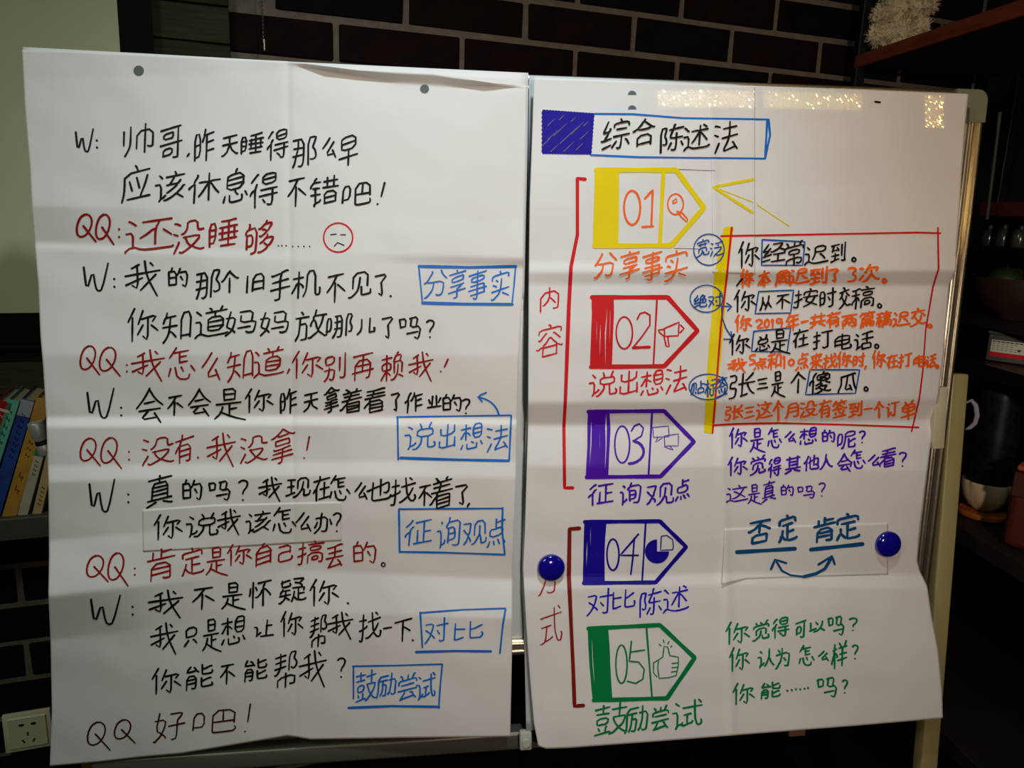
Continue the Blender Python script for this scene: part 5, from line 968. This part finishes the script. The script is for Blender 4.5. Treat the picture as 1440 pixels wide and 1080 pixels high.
# fluffy dried flower bunch on top shelf
M_FLUFF = mat('dry_cream_fluff', (226, 210, 176), 0.95, noise=0.35, scale=40)
fp = X_at(1262, 51, UX + .07); fp[2] = e1[2] + .001
fl = empty('dried_flower_bunch', 'fluffy cream dried flower bunch on the top reddish shelf', 'dried flowers', fp)
v, f = [], []; g = np.random.default_rng(4); n0 = 0
lobes = [(0, 0, .045, .036), (-.035, .01, .04, .03), (.04, 0, .055, .032), (.02, -.01, .095, .034), (-.015, 0, .09, .036), (.055, 0, .10, .026), (-.045, 0, .075, .022), (.0, 0, .14, .036), (.045, 0, .145, .028), (-.03, 0, .13, .03)]
lb = MB()
for lx, ly, lz, lr in lobes:
    rr = bmesh.ops.create_icosphere(lb.bm, subdivisions=3, radius=lr * .8)
    for vv in rr['verts']:
        nn_ = vv.co.normalized(); vv.co = vv.co * (1 + .16 * math.sin(nn_.x * 9 + lx * 80) * math.sin(nn_.y * 8 + 2) + .12 * math.sin(nn_.z * 13)) + Vector((lx, ly, lz))
        vv.co.z = max(vv.co.z, .002)
lb.build('flower_heads', M_FLUFF, fl, True)
for lx, ly, lz, lr in lobes:
    for k in range(420):
        dd = nrm(g.normal(0, 1, 3)); b0 = np.array([lx, ly, lz]) + dd * lr * .72; L = lr * g.uniform(.25, .55); dd2 = nrm(dd + g.normal(0, .5, 3)); s_ = nrm(np.cross(dd2, g.normal(0, 1, 3))) * .0008
        tip = b0 + dd2 * L; tip[2] = max(tip[2], .001); b0[2] = max(b0[2], .001)
        v += [b0 - s_, b0 + s_, (b0 + tip) / 2 + s_ * .9 + g.normal(0, .001, 3), tip]; f += [(n0, n0 + 1, n0 + 2), (n0, n0 + 2, n0 + 3)]; n0 += 4
tag(mesh('fluffy_fibres', v, f, M_FLUFF, fl), kind='stuff')
# items on the lower shelves
def item(name, label, cat, p, rot=0): return empty(name, label, cat, M=Matrix.Translation(Vector(p)) @ Matrix.Rotation(rot, 4, 'Z'))
# dark jars on shelf below the orange board
zj = X_at(1410, 345, UX + .1)[2]
# snack bowl / basket far on the 520 shelf
shelf_board(UX + .03, XE, Y0u, Y1u, X_at(1425, 452, UX + .1)[2] , 0.010, M_DWOOD, 'inner_shelf')
zi = X_at(1425, 452, UX + .1)[2]
pb = on(1428, UX + .13, zi + .0008)
bw = item('glazed_bowl', 'dim round-bottomed bowl on the shelf behind the clear box', 'bowl', pb)
MB().lathe([(.001, 0), (.030, 0), (.032, .004), (.060, .022), (.078, .05), (.084, .075), (.081, .075), (.074, .05), (.056, .026), (.001, .012)], 48).build('body', mat('brown_glaze', (58, 42, 34), 0.5, noise=.4, scale=12), bw, True)
for (dx, dy, c_, r_, nme) in ((-.035, 0, (34, 58, 24), .030, 'green_fruit'), (.022, -.02, (80, 22, 18), .032, 'red_fruit'), (.01, .03, (80, 64, 44), .03, 'tan_fruit')):
    ft = item(nme, {'green_fruit': 'dim green fruit in the brown bowl', 'red_fruit': 'dim red fruit in the brown bowl', 'tan_fruit': 'dim tan fruit at the back of the brown bowl'}[nme], 'fruit', pb + np.array([dx, dy, .068]))
    MB().lathe([(.001, -r_ * .82)] + [(r_ * math.cos(t), r_ * .88 * math.sin(t)) for t in np.linspace(-1.2, 1.2, 12)] + [(.004, r_ * .74), (.001, r_ * .70)], 28).build('skin', mat(nme, c_, .5, noise=.3, scale=30), ft, True)
    MB().tube([(0, 0, r_ * .7), (.001, 0, r_ * .9), (.003, 0, r_ * 1.05)], .0012, 6).build('stem', M_DWOOD, ft)
for k, (px_, hh, cc) in enumerate(((1391, .055, (52, 62, 70)), (1408, .062, (60, 70, 66)), (1432, .058, (74, 76, 70)))):
    zt = z275; 
# jars hanging row: small jars standing on inner shelf 2
zk = X_at(1410, 347, UX + .06)[2]; shelf_board(UX + .02, XE, Y0u, Y1u, zk, 0.008, M_BLKM, 'inner_shelf')
for px_, hh, cc, lab in ((1388, .036, (34, 42, 54), 'small bluish jar first in the dim row'), (1408, .038, (42, 48, 46), 'small grey green jar in the middle of the dim row'), (1431, .037, (52, 52, 46), 'small pale jar last in the dim row')):
    j = item('spice_jar', lab + ' under the orange shelf', 'jar', on(px_, UX + .06, zk + .0006)); j['group'] = 'jars under the orange shelf'
    MB().lathe([(.001, 0), (.011, 0), (.012, .002), (.012, hh * .7), (.009, hh * .8), (.001, hh * .8)], 24).build('glass_body', mat('jar_glass', cc, .2), j, True)
    MB().lathe([(.001, hh * .8), (.010, hh * .8), (.010, hh), (.001, hh)], 24).build('lid', M_BLKM, j, True)
# clear box with label
pbx = on(1424, UX + .075, z520 + .0008)
cb_ = item('clear_box', 'clear plastic box with a white and red label on the black shelf', 'box', pbx, math.radians(-52))
M_CLEAR = mat('clear_plastic', (235, 235, 230), 0.08, trans=0.9, spec=.6)
MB().box((0, 0, .0235), (.074, .05, .047), .003, seg=2).build('container', M_CLEAR, cb_, True)
MB().box((0, 0, .0495), (.078, .054, .005), .0015, seg=2).build('lid', M_CLEAR, cb_, True)
wl_ = MB().box((.002, -.0257, .027), (.066, .0008, .021)).build('white_label', mat('label_white', (210, 212, 190), .6), cb_)
MB().box((.002, -.0258, .0125), (.068, .0010, .0075)).build('red_band', mat('label_red', (200, 20, 44), .5), cb_)
lt = MB()
for k in range(5):
    for q_ in range(7 - (k % 3)): lt.box((-.027 + q_ * .0068, -.0262, .035 - k * .0036), (.0046 if k else .0056, .0003, .0008 if k else .0018))
lt.box((.026, -.0262, .0335), (.010, .0003, .0022)).cyl((.012, -.0262, .023), .0022, .0003, 14, axis='Y')
lt.build('label_print', mat('print_grey', (50, 54, 50), .6), wl_)
# black bottle-like pot on swirled bowl on coaster, on the dark table
pc_ = on(1380, UX + .08, z750 + .0006)
s_ = np.linalg.norm(pc_ - CAM) / F * .98
co = item('wooden_coaster', 'round orange wooden coaster under the swirled bowl', 'coaster', pc_)
MB().lathe([(.001, 0), (.036 , 0), (.040, .003), (.041, .009), (.038, .012), (.001, .012)], 48).build('disc', M_OWOOD, co, True)
sb_ = item('swirled_bowl', 'white ceramic bowl with spiral grooves on the orange coaster', 'bowl', pc_ + np.array([0, 0, .0125]))
prof = [(.001, 0), (.016, 0), (.019, .003), (.030, .012), (.0385, .026), (.0415, .042), (.0415, .054), (.0400, .057), (.0385, .054), (.0385, .042), (.034, .028), (.02, .012), (.001, .010)]
MB().lathe(prof, 144, twist=lambda a, z: 1 - (.055 * max(0, math.sin(7 * a + z * 75)) ** 3 if z > .002 else 0)).build('body', mat('cream_glaze', (216, 192, 152), .25, coat=.5), sb_, True)
bt = item('black_pot', 'black speckled pot standing in the swirled bowl', 'pot', pc_ + np.array([0, 0, .0125 + .0105]))
MB().lathe([(.001, 0), (.010, 0), (.020, .012), (.032, .028), (.0365, .05), (.0375, .08), (.0375, .14), (.034, .165), (.036, .20), (.034, .215), (.030, .215), (.030, .20), (.001, .19)], 56).build('body', mat('black_speckled_glaze', (10, 10, 12), .3, rgb2=(26, 28, 30), scale=90), bt, True)
MB().lathe([(.001, .191), (.0302, .191), (.0302, .193), (.001, .195)], 32).build('contents', M_BLKM, bt)
rb = item('grey_ribbon', 'pale lavender ribbon loop tied round the black pot', 'ribbon', pc_ + np.array([0, 0, .0]))
hitp = lambda px, py, off: CAM + dirw(px, py) * ((np.linalg.norm(pc_[:2] - CAM[:2]) - off) / np.linalg.norm(dirw(px, py)[:2]))
rbb = MB(); pts_ = [hitp(x, y, .046) - pc_ for x, y in ((1359, 566), (1366, 563), (1372, 570), (1374, 584), (1371, 595), (1364, 601), (1358, 604))]
rbb.tube(pts_, [.002, .0035, .0042, .0044, .0040, .0036, .0015], 10); rbb.build('loop', mat('lavender_cloth', (180, 178, 196), .8), rb, True)
# round brown board leaning behind, at right edge
qd = on(1450, UX + .05, z750 + .0006)
lbp = item('leather_pouch', 'red brown leather pouch standing at the right edge of the table', 'pouch', qd, math.radians(-50))
MB().box((0, 0, .068), (.085, .03, .134), .014, seg=3).build('body', mat('red_brown_leather', (84, 34, 20), .5, bump=.3, bscale=120, noise=.2, scale=10), lbp, True)
MB().box((0, -.0165, .112), (.080, .003, .040), .0012).build('flap', mat('brown_leather_flap', (72, 28, 16), .5), lbp)
ow = item('orange_cloth', 'folded orange cloth on top of the red brown pouch', 'cloth', qd + np.array([0, 0, .1355]), math.radians(-50))
MB().box((0, 0, .005), (.076, .04, .009), .004, seg=2).box((.006, 0, .0135), (.060, .034, .0085), .0038, seg=2).build('folds', mat('orange_cloth', (176, 84, 36), .85, bump=.4, bscale=60), ow, True)

# added unseen glow tube, there to put a warm streak on the metal frame
wlp = empty('added_streak_lamp', 'added unseen warm tube that puts a streak on the metal frame', 'lamp', (RX, 0.40, 1.86))
MB().box((-0.012, 0, 0), (0.024, 0.10, 0.72), .004).build('back_plate', M_BLKM, wlp)
em = bpy.data.materials.new('streak_glow'); em.use_nodes = True; eb = em.node_tree.nodes['Principled BSDF']; eb.inputs['Emission Color'].default_value = (1, 0.62, 0.20, 1); eb.inputs['Emission Strength'].default_value = 10
MB().cyl((-0.045, 0, 0), 0.022, 0.62, 24, bev=.006).build('streak_tube', em, wlp, True)
for z_ in (-.29, .29): MB().box((-0.03, 0, z_), (0.02, 0.02, 0.02), .002).build('clip', M_BLKM, wlp)
